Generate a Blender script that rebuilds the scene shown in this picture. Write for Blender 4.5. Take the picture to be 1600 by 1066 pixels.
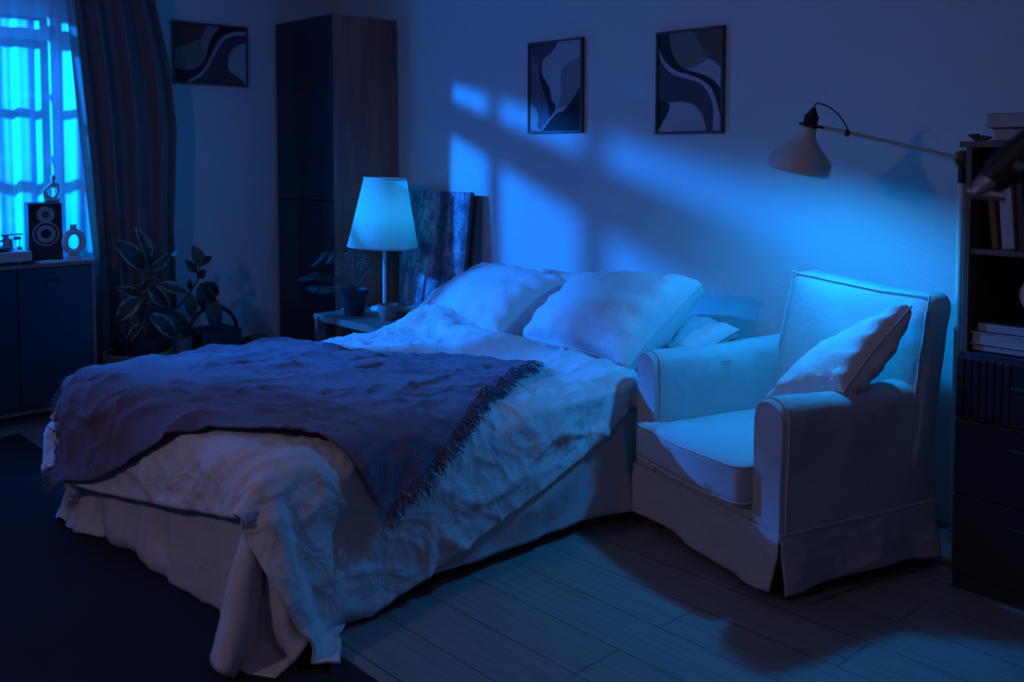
import bpy, bmesh, math, random, zlib, base64
import numpy as np
from mathutils import Vector, Matrix, noise

for o in list(bpy.data.objects): bpy.data.objects.remove(o)
SC = bpy.context.scene
COL = SC.collection
PI = math.pi

# ------------------------------------------------------------------ camera
cd = bpy.data.cameras.new('camera'); cam = bpy.data.objects.new('camera', cd); COL.objects.link(cam)
cam.location = (0, 0, 1.45)
cam.rotation_euler = (PI/2 - math.atan(.06), 0, PI/2 - math.radians(43))
cd.sensor_width = 36; cd.lens = 33.75; cd.shift_y = -203/1600
cd.clip_start = .05
cd.dof.use_dof = True; cd.dof.focus_distance = 3.6; cd.dof.aperture_fstop = 2.8
SC.camera = cam
SC.view_settings.view_transform = 'Standard'; SC.view_settings.look = 'None'
SC.view_settings.exposure = 0; SC.view_settings.gamma = 1; SC.view_settings.use_curve_mapping = False

# ------------------------------------------------------------------ world: blue night outside
W = bpy.data.worlds.new('night'); SC.world = W; W.use_nodes = True
W.node_tree.nodes['Background'].inputs[0].default_value = (.01, .06, .42, 1)
W.node_tree.nodes['Background'].inputs[1].default_value = .4

# ------------------------------------------------------------------ lights
def light(name, kind, loc, power, col, size=.05, target=None, **kw):
    l = bpy.data.lights.new(name, kind); l.energy = power; l.color = col
    o = bpy.data.objects.new(name, l); COL.objects.link(o); o.location = loc
    if kind == 'AREA': l.size = size
    else: l.shadow_soft_size = size
    if target is not None:
        o.rotation_euler = (Vector(loc) - Vector(target)).to_track_quat('Z', 'Y').to_euler()
    for k, v in kw.items(): setattr(l, k, v)
    return o
# the blue flood outside the window
light('window_flood_light', 'SPOT', (-6.80, -.18, 2.47), 7200, (.0, .185, 1.0), .035, (-4.0, 3.35, .75), spot_size=math.radians(58), spot_blend=1.0)
# blue glow low behind the sheer curtain
light('sill_glow_light', 'POINT', (-5.872, 1.22, .96), 16, (0, .66, 1.0), .012)
# dim fill from behind the camera, an unseen source without any fixture
light('camera_left_fill', 'AREA', (-2.5, -.95, 2.15), 5.8, (1.0, .70, .98), .16, (-2.7, 2.6, .7))
light('ambient_fill', 'AREA', (-.35, .6, 2.68), 2.3, (1.0, .74, .96), 1.1, (-1.0, 1.8, 0))  # second fill, added as soft ambient from above right, no fixture there
# bulbs
light('bedside_bulb', 'POINT', (-4.785, 3.40, 1.06), 1.3, (.0, .46, 1.0), .04)
light('reading_bulb', 'POINT', (-1.865, 3.16, 1.425), 33, (.0, .29, 1.0), .035)

# ------------------------------------------------------------------ materials
def nt(name):
    m = bpy.data.materials.new(name); m.use_nodes = True; t = m.node_tree
    return m, t, t.nodes['Principled BSDF']
def mat(name, col, rough=.7, metal=0, var=.0, vscale=8, bump=0, bscale=60, stretch=(1, 1, 1), col2=None, weave=0, wscale=400, sheen=0, crease=0, cscale=6):
    m, t, b = nt(name); N = t.nodes; L = t.links
    b.inputs['Base Color'].default_value = (*col, 1); b.inputs['Roughness'].default_value = rough; b.inputs['Metallic'].default_value = metal
    if sheen: b.inputs['Sheen Weight'].default_value = sheen
    tc = N.new('ShaderNodeTexCoord'); mp = N.new('ShaderNodeMapping'); mp.inputs['Scale'].default_value = stretch
    L.new(tc.outputs['Object'], mp.inputs[0])
    if var or col2:
        n = N.new('ShaderNodeTexNoise'); n.inputs['Scale'].default_value = vscale; n.inputs['Detail'].default_value = 6; n.inputs['Roughness'].default_value = .65
        L.new(mp.outputs[0], n.inputs[0])
        r = N.new('ShaderNodeValToRGB'); r.color_ramp.elements[0].position = .3; r.color_ramp.elements[1].position = .7
        c2 = col2 or tuple(c*(1-var) for c in col)
        r.color_ramp.elements[0].color = (*c2, 1); r.color_ramp.elements[1].color = (*col, 1)
        L.new(n.outputs[0], r.inputs[0]); L.new(r.outputs[0], b.inputs['Base Color'])
    last = None
    def addb(sock, strength, dist):
        nonlocal last
        bp = N.new('ShaderNodeBump'); bp.inputs['Strength'].default_value = strength; bp.inputs['Distance'].default_value = dist
        L.new(sock, bp.inputs['Height'])
        if last: L.new(last, bp.inputs['Normal'])
        last = bp.outputs[0]
    if crease:
        w = N.new('ShaderNodeTexNoise'); w.inputs['Scale'].default_value = cscale; w.inputs['Detail'].default_value = 5; w.inputs['Distortion'].default_value = .6
        L.new(tc.outputs['Object'], w.inputs[0])
        mm = N.new('ShaderNodeMath'); mm.operation = 'SUBTRACT'; mm.inputs[1].default_value = .5; L.new(w.outputs[0], mm.inputs[0])
        ab = N.new('ShaderNodeMath'); ab.operation = 'ABSOLUTE'; L.new(mm.outputs[0], ab.inputs[0])
        addb(ab.outputs[0], crease, .05)
    if bump:
        n2 = N.new('ShaderNodeTexNoise'); n2.inputs['Scale'].default_value = bscale; n2.inputs['Detail'].default_value = 4
        L.new(mp.outputs[0], n2.inputs[0]); addb(n2.outputs[0], bump, .01)
    if weave:
        n3 = N.new('ShaderNodeTexNoise'); n3.inputs['Scale'].default_value = wscale; n3.inputs['Detail'].default_value = 2
        L.new(tc.outputs['Object'], n3.inputs[0]); addb(n3.outputs[0], weave, .004)
    if last: L.new(last, b.inputs['Normal'])
    return m
def sheer_mat(name, col, clear, fold_axis=None):
    m = bpy.data.materials.new(name); m.use_nodes = True; t = m.node_tree; N = t.nodes; L = t.links
    N.remove(N['Principled BSDF']); out = N['Material Output']
    tr = N.new('ShaderNodeBsdfTransparent'); tl = N.new('ShaderNodeBsdfTranslucent'); df = N.new('ShaderNodeBsdfDiffuse')
    tl.inputs[0].default_value = (*col, 1); df.inputs[0].default_value = (*col, 1)
    a = N.new('ShaderNodeMixShader'); a.inputs[0].default_value = .55; L.new(df.outputs[0], a.inputs[1]); L.new(tl.outputs[0], a.inputs[2])
    c = N.new('ShaderNodeMixShader'); c.inputs[0].default_value = clear; L.new(a.outputs[0], c.inputs[1]); L.new(tr.outputs[0], c.inputs[2])
    L.new(c.outputs[0], out.inputs[0])
    return m

M = {}
M['wall'] = mat('wall_paint', (.62, .60, .58), .9, bump=.25, bscale=90, var=.05, vscale=3)
M['wall_l'] = M['wall']
M['ceiling'] = mat('ceiling_paint', (.6, .6, .6), .9)
M['trim'] = mat('trim_paint', (.6, .58, .55), .6)
def floor_mat():
    m, t, b = nt('floor_planks'); N = t.nodes; L = t.links
    tc = N.new('ShaderNodeTexCoord'); br = N.new('ShaderNodeTexBrick'); mp = N.new('ShaderNodeMapping')
    L.new(tc.outputs['Object'], mp.inputs[0]); L.new(mp.outputs[0], br.inputs[0])
    br.inputs['Scale'].default_value = 1; br.inputs['Brick Width'].default_value = 1.3; br.inputs['Row Height'].default_value = .19
    br.inputs['Mortar Size'].default_value = .0022; br.inputs['Color1'].default_value = (.34, .31, .28, 1); br.inputs['Color2'].default_value = (.31, .285, .26, 1)
    br.inputs['Mortar'].default_value = (.09, .08, .07, 1); br.offset = .37
    n = N.new('ShaderNodeTexNoise'); n.inputs['Scale'].default_value = 7; n.inputs['Detail'].default_value = 8
    mp2 = N.new('ShaderNodeMapping'); mp2.inputs['Scale'].default_value = (.5, 7, 1); L.new(tc.outputs['Object'], mp2.inputs[0]); L.new(mp2.outputs[0], n.inputs[0])
    mx = N.new('ShaderNodeMixRGB'); mx.blend_type = 'MULTIPLY'; mx.inputs[0].default_value = .55
    L.new(br.outputs[0], mx.inputs[1]); L.new(n.outputs[0], mx.inputs[2]); L.new(mx.outputs[0], b.inputs['Base Color'])
    b.inputs['Roughness'].default_value = .5; b.inputs['Specular IOR Level'].default_value = .3
    return m
M['floor'] = floor_mat()
M['rug'] = mat('rug_pile', (.035, .028, .04), 1, var=.5, vscale=220, bump=1, bscale=500)
M['wood'] = mat('wardrobe_wood', (.50, .18, .14), .55, col2=(.20, .065, .06), vscale=2.2, stretch=(3, 3, .35), bump=.1, bscale=20)
M['wood_table'] = mat('table_wood', (.30, .17, .13), .45, col2=(.18, .09, .08), vscale=3, stretch=(.5, 5, 5), bump=.05, bscale=20)
M['wood_case'] = mat('bookcase_wood', (.16, .10, .085), .5, col2=(.10, .06, .05), vscale=3, stretch=(3, 3, .4))
M['wood_side'] = mat('sideboard_wood', (.22, .15, .12), .5, col2=(.15, .10, .08), vscale=3, stretch=(3, .5, 3))
M['dark'] = mat('dark_lacquer', (.014, .014, .024), .35)
M['dark_m'] = mat('dark_matte', (.018, .018, .03), .6)
M['black'] = mat('black_plastic', (.01, .01, .013), .55)
M['frame'] = mat('frame_wood', (.12, .05, .04), .5, var=.3, vscale=5, stretch=(1, 1, 1))
M['sheet'] = mat('sheet_cotton', (.60, .58, .56), .9, weave=.25, wscale=700, crease=.2, cscale=7)
M['duvet'] = mat('duvet_linen', (.66, .65, .63), .9, weave=.35, wscale=500, crease=.5, cscale=9, sheen=.2)
M['pillow'] = mat('pillow_linen', (.66, .65, .63), .9, weave=.3, wscale=600, crease=.35, cscale=8, sheen=.2)
M['blanket'] = mat('blanket_wool', (.17, .125, .18), 1, var=.25, vscale=300, weave=1, wscale=260, bump=.6, bscale=120, sheen=.3)
M['slip'] = mat('slipcover_linen', (.50, .49, .47), .92, weave=.4, wscale=500, crease=.25, cscale=6, var=.06, vscale=200)
M['slip_seam'] = mat('slipcover_piping', (.54, .53, .50), .9, weave=.3)
M['legwood'] = mat('leg_wood', (.18, .05, .025), .45)
M['cream'] = mat('cream_enamel', (.62, .60, .52), .35)
M['white'] = mat('white_ceramic', (.6, .58, .56), .5)
M['brass'] = mat('brass', (.30, .22, .10), .35, metal=1)
M['steel'] = mat('grey_metal', (.30, .30, .31), .4, metal=.6)
M['curtain'] = mat('curtain_cloth', (.17, .13, .12), .95, weave=.4, wscale=300, sheen=.2)
M['sheer'] = sheer_mat('sheer_voile', (.82, .85, .9), .34)
M['shade'] = sheer_mat('pleated_shade', (.80, .82, .82), .04)
M['glass'] = None
M['leaf'] = mat('leaf_green', (.02, .045, .03), .35, var=.4, vscale=20)
M['leaf_margin'] = mat('leaf_cream', (.26, .27, .17), .4)
M['leaf_pink'] = mat('leaf_russet', (.22, .09, .05), .45)
M['palm'] = mat('palm_green', (.04, .075, .045), .5)
M['stem'] = mat('stem_brown', (.04, .03, .02), .7)
M['soil'] = mat('soil', (.02, .015, .012), 1)
M['basket'] = mat('basket_weave', (.24, .17, .10), .9, bump=1, bscale=60, stretch=(1, 1, 4))
M['potdark'] = mat('pot_dark', (.015, .015, .02), .6)
M['paper'] = mat('book_pages', (.50, .46, .40), .9, bump=.4, bscale=300, stretch=(.02, .02, 8))
for n_, c_ in dict(bk_tan=(.22, .12, .06), bk_white=(.5, .46, .42), bk_grey=(.22, .20, .20), bk_navy=(.015, .018, .04), bk_brown=(.10, .06, .04), bk_black=(.012, .012, .014), bk_plum=(.13, .08, .09), ar_brown=(.14, .07, .06), ar_olive=(.21, .16, .12), ar_black=(.012, .010, .014),
                   ar_light=(.40, .36, .37), ar_dark=(.085, .055, .07), ar_grey=(.25, .20, .20), ar_rust=(.13, .045, .035), ar_mid=(.17, .13, .16)).items():
    M[n_] = mat({'bk': 'book_', 'ar': 'print_'}[n_[:2]] + n_[3:], c_, .75)
def glass_mat():
    m = bpy.data.materials.new('window_glass'); m.use_nodes = True; t = m.node_tree; N = t.nodes; L = t.links
    N.remove(N['Principled BSDF'])
    g = N.new('ShaderNodeBsdfGlossy'); g.inputs['Roughness'].default_value = .02; tr = N.new('ShaderNodeBsdfTransparent'); mx = N.new('ShaderNodeMixShader'); mx.inputs[0].default_value = .94
    L.new(g.outputs[0], mx.inputs[1]); L.new(tr.outputs[0], mx.inputs[2]); L.new(mx.outputs[0], N['Material Output'].inputs[0])
    return m
M['glass'] = glass_mat()
def paint_mat():
    m, t, b = nt('distressed_paint'); N = t.nodes; L = t.links
    tc = N.new('ShaderNodeTexCoord'); mp = N.new('ShaderNodeMapping'); mp.inputs['Scale'].default_value = (3.6, 3.6, 2.3); L.new(tc.outputs['Object'], mp.inputs[0])
    n = N.new('ShaderNodeTexNoise'); n.inputs['Scale'].default_value = 3.2; n.inputs['Detail'].default_value = 12; n.inputs['Roughness'].default_value = .78; L.new(mp.outputs[0], n.inputs[0])
    r = N.new('ShaderNodeValToRGB'); e = r.color_ramp.elements; e[0].position = .40; e[0].color = (.07, .07, .13, 1); e[1].position = .60; e[1].color = (.46, .46, .50, 1)
    x = e.new(.5); x.color = (.22, .2, .26, 1)
    L.new(n.outputs[0], r.inputs[0])
    # a darker, browner vertical band
    sx = N.new('ShaderNodeSeparateXYZ'); L.new(tc.outputs['Object'], sx.inputs[0])
    r2 = N.new('ShaderNodeValToRGB'); e = r2.color_ramp.elements; e[0].position = .0; e[0].color = (1, 1, 1, 1); e[1].position = 1; e[1].color = (1, 1, 1, 1)
    for p_, v_ in ((.50, (1, 1, 1)), (.54, (.38, .30, .34)), (.60, (.38, .30, .34)), (.63, (1, 1, 1))):
        x = e.new(p_); x.color = (*v_, 1)
    ma = N.new('ShaderNodeMath'); ma.operation = 'ADD'; ma.inputs[1].default_value = .5; L.new(sx.outputs[0], ma.inputs[0]); L.new(ma.outputs[0], r2.inputs[0])
    mx = N.new('ShaderNodeMixRGB'); mx.blend_type = 'MULTIPLY'; mx.inputs[0].default_value = 1; L.new(r.outputs[0], mx.inputs[1]); L.new(r2.outputs[0], mx.inputs[2])
    L.new(mx.outputs[0], b.inputs['Base Color']); b.inputs['Roughness'].default_value = .7
    bp = N.new('ShaderNodeBump'); bp.inputs['Strength'].default_value = .5; bp.inputs['Distance'].default_value = .01; L.new(n.outputs[0], bp.inputs['Height']); L.new(bp.outputs[0], b.inputs['Normal'])
    return m
M['paint'] = paint_mat()

# ------------------------------------------------------------------ object helpers
def root_loc(o):
    while o.parent: o = o.parent
    return o.location.copy()
def tag(o, label=None, cat=None, group=None, kind=None):
    if label: o['label'] = label
    if cat: o['category'] = cat
    if group: o['group'] = group
    if kind: o['kind'] = kind
    return o
def thing(name, loc, label, cat, group=None, rz=0):
    o = bpy.data.objects.new(name, None); COL.objects.link(o); o.location = loc; o.rotation_euler.z = rz; o.empty_display_size = .1
    return tag(o, label, cat, group)
class MB:
    def __init__(s): s.bm = bmesh.new(); s.mi = 0
    def _mark(s, faces):
        for f in faces: f.material_index = s.mi
    def box(s, x0, x1, y0, y1, z0, z1, bev=0, T=None):
        g = bmesh.ops.create_cube(s.bm, size=1); vs = g['verts']
        for v in vs: v.co = Vector(((x0+x1)/2 + v.co.x*(x1-x0), (y0+y1)/2 + v.co.y*(y1-y0), (z0+z1)/2 + v.co.z*(z1-z0)))
        fs = list({f for v in vs for f in v.link_faces})
        if bev:
            es = list({e for v in vs for e in v.link_edges}); r = bmesh.ops.bevel(s.bm, geom=es, offset=bev, segments=2, profile=.6, affect='EDGES')
            vs = list({v for f in r['faces'] for v in f.verts} | {v for v in vs if v.is_valid}); fs = list({f for v in vs for f in v.link_faces})
        if T is not None:
            for v in vs: v.co = T @ v.co
        s._mark(fs); return s
    def tube(s, pts, r, seg=10, flat=1.0):
        pts = [Vector(p) for p in pts]; n = len(pts); rr = r if isinstance(r, (list, tuple)) else [r]*n
        rings = []; up = None
        for i, p in enumerate(pts):
            d = (pts[min(i+1, n-1)] - pts[max(i-1, 0)]).normalized()
            if up is None: up = d.orthogonal().normalized()
            up = (up - d*up.dot(d)).normalized(); sd = d.cross(up)
            rings.append([s.bm.verts.new(p + (up*math.cos(2*PI*k/seg) + sd*math.sin(2*PI*k/seg)*flat)*rr[i]) for k in range(seg)])
        fs = []
        for a, b in zip(rings, rings[1:]):
            for k in range(seg): fs.append(s.bm.faces.new((a[k], a[(k+1) % seg], b[(k+1) % seg], b[k])))
        fs.append(s.bm.faces.new(rings[0][::-1])); fs.append(s.bm.faces.new(rings[-1])); s._mark(fs); return s
    def cyl(s, a, b, r0, r1=None, seg=24): return s.tube([a, b], [r0, r0 if r1 is None else r1], seg)
    def lathe(s, prof, loc=(0, 0, 0), seg=40, T=None, wob=None, closed=False):
        loc = Vector(loc); rings = []
        for i, (r, z) in enumerate(prof):
            ring = []
            for k in range(seg):
                a = 2*PI*k/seg; q = r*(1 + (wob(a, i) if wob else 0)); p = Vector((q*math.cos(a), q*math.sin(a), z))
                if T is not None: p = T @ p
                ring.append(s.bm.verts.new(p + loc))
            rings.append(ring)
        fs = []
        prs = list(zip(rings, rings[1:])) + ([(rings[-1], rings[0])] if closed else [])
        for a, b in prs:
            for k in range(seg): fs.append(s.bm.faces.new((a[k], a[(k+1) % seg], b[(k+1) % seg], b[k])))
        if not closed: 
            if prof[0][0] > 1e-5: fs.append(s.bm.faces.new(rings[0][::-1]))
            if prof[-1][0] > 1e-5: fs.append(s.bm.faces.new(rings[-1]))
        s._mark(fs); return s
    def torus(s, c, R, r, T=None, seg=48, ss=16, fx=1):
        rings = []
        for i in range(seg):
            a = 2*PI*i/seg; ring = []
            for k in range(ss):
                b = 2*PI*k/ss; p = Vector(((R + r*math.cos(b))*math.cos(a), (R + r*math.cos(b))*math.sin(a), r*fx*math.sin(b)))
                if T is not None: p = T @ p
                ring.append(s.bm.verts.new(p + Vector(c)))
            rings.append(ring)
        fs = []
        for i in range(seg):
            a, b = rings[i], rings[(i+1) % seg]
            for k in range(ss): fs.append(s.bm.faces.new((a[k], a[(k+1) % ss], b[(k+1) % ss], b[k])))
        s._mark(fs); return s
    def ball(s, c, r, sc=(1, 1, 1), T=None):
        g = bmesh.ops.create_uvsphere(s.bm, u_segments=20, v_segments=12, radius=r)
        for v in g['verts']:
            p = Vector((v.co.x*sc[0], v.co.y*sc[1], v.co.z*sc[2])); v.co = (T @ p if T is not None else p) + Vector(c)
        s._mark({f for v in g['verts'] for f in v.link_faces}); return s
    def grid(s, P):
        nv, nu = len(P), len(P[0]); V = [[s.bm.verts.new(P[j][i]) for i in range(nu)] for j in range(nv)]
        s._mark([s.bm.faces.new((V[j][i], V[j][i+1], V[j+1][i+1], V[j+1][i])) for j in range(nv-1) for i in range(nu-1)]); return V
    def rbox(s, lo, hi, r, cuts=12, deform=None):
        """rounded box: a finely cut cube whose surface is pushed to radius r, then deformed"""
        old = set(s.bm.verts); g = bmesh.ops.create_cube(s.bm, size=2); bmesh.ops.subdivide_edges(s.bm, edges=list({e for v in g['verts'] for e in v.link_edges}), cuts=cuts, use_grid_fill=True)
        new = [v for v in s.bm.verts if v not in old]
        lo = Vector(lo); hi = Vector(hi); c = (lo+hi)/2; h = (hi-lo)/2
        for v in new:
            # place more samples near the edges so that the rounding reads
            p = Vector([math.copysign(1 - (1-min(1, abs(t)))**1.5, t)*h[i] for i, t in enumerate(v.co)])
            q = Vector([max(-(h[i]-r), min(h[i]-r, p[i])) for i in range(3)]); d = p-q
            p = q + d.normalized()*r if d.length > 1e-9 else p
            p = p + c
            v.co = deform(p) if deform else p
        s._mark({f for v in new for f in v.link_faces}); return s
    def prism(s, poly, off, axis_fn):
        """poly: 2D points, axis_fn(a, b, t) -> 3D, extruded t = 0..off"""
        A = [s.bm.verts.new(axis_fn(a, b, 0)) for a, b in poly]; B = [s.bm.verts.new(axis_fn(a, b, off)) for a, b in poly]; n = len(poly)
        fs = [s.bm.faces.new(A[::-1]), s.bm.faces.new(B)] + [s.bm.faces.new((A[i], A[(i+1) % n], B[(i+1) % n], B[i])) for i in range(n)]
        s._mark(fs); return s
    def build(s, name, m, parent=None, smooth=False, local=False, sharp=40):
        bm = s.bm; bmesh.ops.recalc_face_normals(bm, faces=bm.faces)
        if parent is not None and not local:
            L_ = root_loc(parent); bmesh.ops.translate(bm, verts=bm.verts, vec=-L_)
        me = bpy.data.meshes.new(name); bm.to_mesh(me); bm.free()
        for x in (m if isinstance(m, (list, tuple)) else [m]): me.materials.append(x)
        if smooth:
            me.shade_smooth()
            if sharp: me.set_sharp_from_angle(angle=math.radians(sharp))
        o = bpy.data.objects.new(name, me); COL.objects.link(o)
        if parent is not None: o.parent = parent
        return o
def structure(o): o['kind'] = 'structure'; return o
def fbm(p, sc, oct=3, seed=0):
    v = 0; a = 1; q = Vector(p)*sc + Vector((seed*7.3, seed*3.1, seed*5.7))
    for _ in range(oct): v += a*noise.noise(q); a *= .5; q = q*2.03
    return v
def ridge(p, sc, seed=0, st=(1, 1, 1)):
    q = Vector((p[0]*st[0], p[1]*st[1], p[2]*st[2]))*sc + Vector((seed*4.1, seed*9.7, seed*2.3))
    w = Vector((noise.noise(q*.6 + Vector((9, 0, 0))), noise.noise(q*.6 + Vector((0, 9, 0))), 0))*.9
    return 1 - min(1, abs(noise.noise(q + w))*3.2)

# ------------------------------------------------------------------ the room
YW, XW = 3.78, -5.85
XR, YF, ZC = 1.6, -1.9, 2.75
structure(MB().box(XW-.1, XR+.1, YF-.1, YW+.1, -.1, 0).build('floor', M['floor']))
structure(MB().box(XW-.1, XR+.1, YF-.1, YW+.1, ZC, ZC+.1).build('ceiling', M['ceiling']))
structure(MB().box(XW-.1, XR+.1, YW, YW+.1, 0, ZC).build('wall_back', M['wall']))
structure(MB().box(XR, XR+.1, YF, YW, 0, ZC).build('wall_right', M['wall']))
structure(MB().box(XW-.1, XR, YF-.1, YF, 0, ZC).build('wall_front', M['wall']))
WY0, WY1, WZ0, WZ1 = .20, 1.88, .80, 2.275
b = MB(); X0 = XW-.06
b.box(X0, XW, YF, WY0, 0, ZC).box(X0, XW, WY1, YW, 0, ZC).box(X0, XW, WY0, WY1, 0, WZ0).box(X0, XW, WY0, WY1, WZ1, ZC)
structure(b.build('wall_left', M['wall_l']))
structure(MB().box(XW, XR, YW-.014, YW, 0, .07, .003).build('baseboard_back', M['trim']))
structure(MB().box(XW, XW+.014, YF, YW-.014, 0, .07, .003).build('baseboard_left', M['trim']))
win = thing('window_1', (XW, 1.04, WZ0), None, None); structure(win)
b = MB(); t_ = .045
b.box(X0, X0+.045, WY0, WY0+t_, WZ0, WZ1).box(X0, X0+.045, WY1-.03, WY1, WZ0, WZ1).box(X0, X0+.045, WY0, WY1, WZ0, WZ0+t_).box(X0, X0+.045, WY0, WY1, WZ1-t_, WZ1)
b.box(X0, X0+.045, WY0, WY1, 2.10, 2.18)
for z in (1.07, 1.425, 1.78): b.box(X0+.005, X0+.035, WY0, WY1, z-.012, z+.012)
for y in (1.535, .885): b.box(X0+.005, X0+.035, y-.014, y+.014, WZ0, WZ1)
for y in (1.21, .545): b.box(X0+.005, X0+.035, y-.010, y+.010, WZ0, WZ1)
structure(b.build('window_frame', M['trim'], win))
structure(MB().box(X0+.018, X0+.022, WY0+t_, WY1-.03, WZ0+t_, WZ1-t_).build('window_pane', M['glass'], win))
structure(MB().box(XW, XW+.05, WY0-.05, WY1+.02, WZ0-.03, WZ0, .004).build('window_sill', M['trim'], win))

# building outside, dimly seen through the voile
bl = thing('building', (-10, 1, -3), 'pinkish building across the street, dimly seen through the sheer curtain', 'building')
MB().box(-10.6, -10, -5, 7, -3, 5).build('wall', mat('facade', (.5, .3, .3), .9), bl)
for y in (-.6, 1.1, 2.8):
    for z in (.2, 2.3):
        f = MB().box(-10.0, -9.93, y, y+.8, z, z+1.2).build('window', M['trim'], bl)
        MB().box(-9.935, -9.92, y+.08, y+.72, z+.08, z+1.12).build('pane', M['dark'], f)

# rug
b = MB(); nx, ny = 60, 60; rx0, rx1, ry0, ry1 = -5.3, 1.0, -1.4, 1.47
b.box(rx0, rx1, ry0, ry1, 0.001, .007, .002)
tag(b.build('rug', M['rug']), 'dark flat woven rug on the floor at the foot of the bed', 'rug')

# ------------------------------------------------------------------ wardrobe in the corner
wd = thing('wardrobe', (-5.478, 3.53, 0), 'tall wardrobe with dark doors and reddish wooden side, in the room corner', 'wardrobe')
x0, x1, y0, y1, H_ = -5.812, -5.146, 3.278, 3.762, 2.315
b = MB()
b.box(x0, x0+.02, y0, y1, 0, H_, .001).box(x1-.02, x1, y0, y1, 0, H_, .001).box(x0+.02, x1-.02, y0+.02, y1, H_-.02, H_).box(x0+.02, x1-.02, y0+.02, y1, .05, .07)
b.box(x0+.02, x1-.02, y1-.01, y1, .05, H_-.02).box(x0+.02, x1-.02, y0+.04, y0+.06, 0, .05)
b.build('body', M['wood'], wd)
for za, zb, zh in ((.06, 1.148, 1.09), (1.155, H_-.004, 1.205)):
    d = MB().box(x0+.003, x1-.003, y0-.018, y0-.001, za, zb, .0015).build('door', M['dark'], wd)
    MB().box(x1-.205, x1-.125, y0-.034, y0-.018, zh-.006, zh+.006, .002).build('handle', M['black'], d)

# ------------------------------------------------------------------ pictures
def smooth_poly(pts, n=6):
    out = []; N_ = len(pts)
    for i in range(N_):
        p0, p1, p2, p3 = [np.array(pts[(i+k) % N_], float) for k in (-1, 0, 1, 2)]
        e1 = min(p1[0], p1[1], 1-p1[0], 1-p1[1]) < .001; e2 = min(p2[0], p2[1], 1-p2[0], 1-p2[1]) < .001
        if e1 and e2: out.append(tuple(p1)); continue
        if e1: p0 = p1
        if e2: p3 = p2
        for k in range(n):
            t = k/n; q = .5*((2*p1) + (-p0+p2)*t + (2*p0-5*p1+4*p2-p3)*t*t + (-p0+3*p1-3*p2+p3)*t**3)
            out.append(tuple(np.clip(q, 0, 1)))
    return out
def picture(label, mp, w, h, bg, layers):
    """mp(a, b, d) -> world: a across, b up (m), d out of the wall"""
    t = thing('framed_print', mp(w/2, 0, 0), label, 'picture', 'abstract prints in thin dark frames')
    f = .011; D = .026
    b = MB()
    for a0, a1, b0, b1 in ((0, w, 0, f), (0, w, h-f, h), (0, f, f, h-f), (w-f, w, f, h-f)):
        A = mp(a0, b0, 0.001); B = mp(a1, b1, D); b.box(min(A[0], B[0]), max(A[0], B[0]), min(A[1], B[1]), max(A[1], B[1]), A[2], B[2], .001)
    b.build('frame', M['frame'], t)
    b = MB(); A = mp(f, f, .004); B = mp(w-f, h-f, .014)
    b.box(min(A[0], B[0]), max(A[0], B[0]), min(A[1], B[1]), max(A[1], B[1]), A[2], B[2]); mats = [M[bg]]
    for i, (mm, pts) in enumerate(layers):
        if M[mm] not in mats: mats.append(M[mm])
        b.mi = mats.index(M[mm]); d = .0145 + i*.0004
        vs = [b.bm.verts.new(mp(f + u*(w-2*f), f + (1-v)*(h-2*f), d)) for u, v in smooth_poly(pts)]
        es = [b.bm.edges.new((vs[k], vs[(k+1) % len(vs)])) if b.bm.edges.get((vs[k], vs[(k+1) % len(vs)])) is None else b.bm.edges.get((vs[k], vs[(k+1) % len(vs)])) for k in range(len(vs))]
        r = bmesh.ops.triangle_fill(b.bm, edges=es, use_beauty=True, use_dissolve=False)
        for g in r['geom']:
            if isinstance(g, bmesh.types.BMFace): g.material_index = b.mi
    b.build('print', mats, t)
artR = [('ar_brown', [(.5, 0), (1, 0), (1, .45), (.8, .35)]), ('ar_light', [(.45, .36), (.63, .32), (.76, .28), (.9, .33), (1, .4), (1, .62), (.85, .52), (.6, .45)]),
        ('ar_olive', [(.17, 0), (.55, 0), (.66, .13), (.76, .28), (.63, .345), (.48, .372), (.33, .33), (.2, .2)]),
        ('ar_light', [(0, .12), (.25, .35), (.5, .41), (.78, .5), (.92, .65), (1, .88), (1, 1), (.86, 1), (.86, .7), (.5, .5), (.2, .42), (0, .22)]),
        ('ar_black', [(0, 0), (.18, 0), (.2, .15), (.33, .32), (.5, .39), (.75, .45), (.9, .52), (1, .6), (1, .9), (.9, .66), (.78, .53), (.5, .43), (.3, .385), (.1, .27), (0, .13)]),
        ('ar_dark', [(0, .2), (.1, .33), (.25, .42), (.5, .48), (.7, .54), (.85, .7), (.88, .9), (.87, 1), (.76, 1), (.74, .9), (.6, .75), (.4, .7), (.15, .7), (0, .66)]),
        ('ar_light', [(.16, .71), (.4, .7), (.6, .745), (.73, .87), (.78, 1), (0, 1), (.08, .9), (.18, .79)]),
        ('ar_black', [(0, .665), (.17, .71), (.18, .78), (.06, .92), (0, 1)])]
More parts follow.
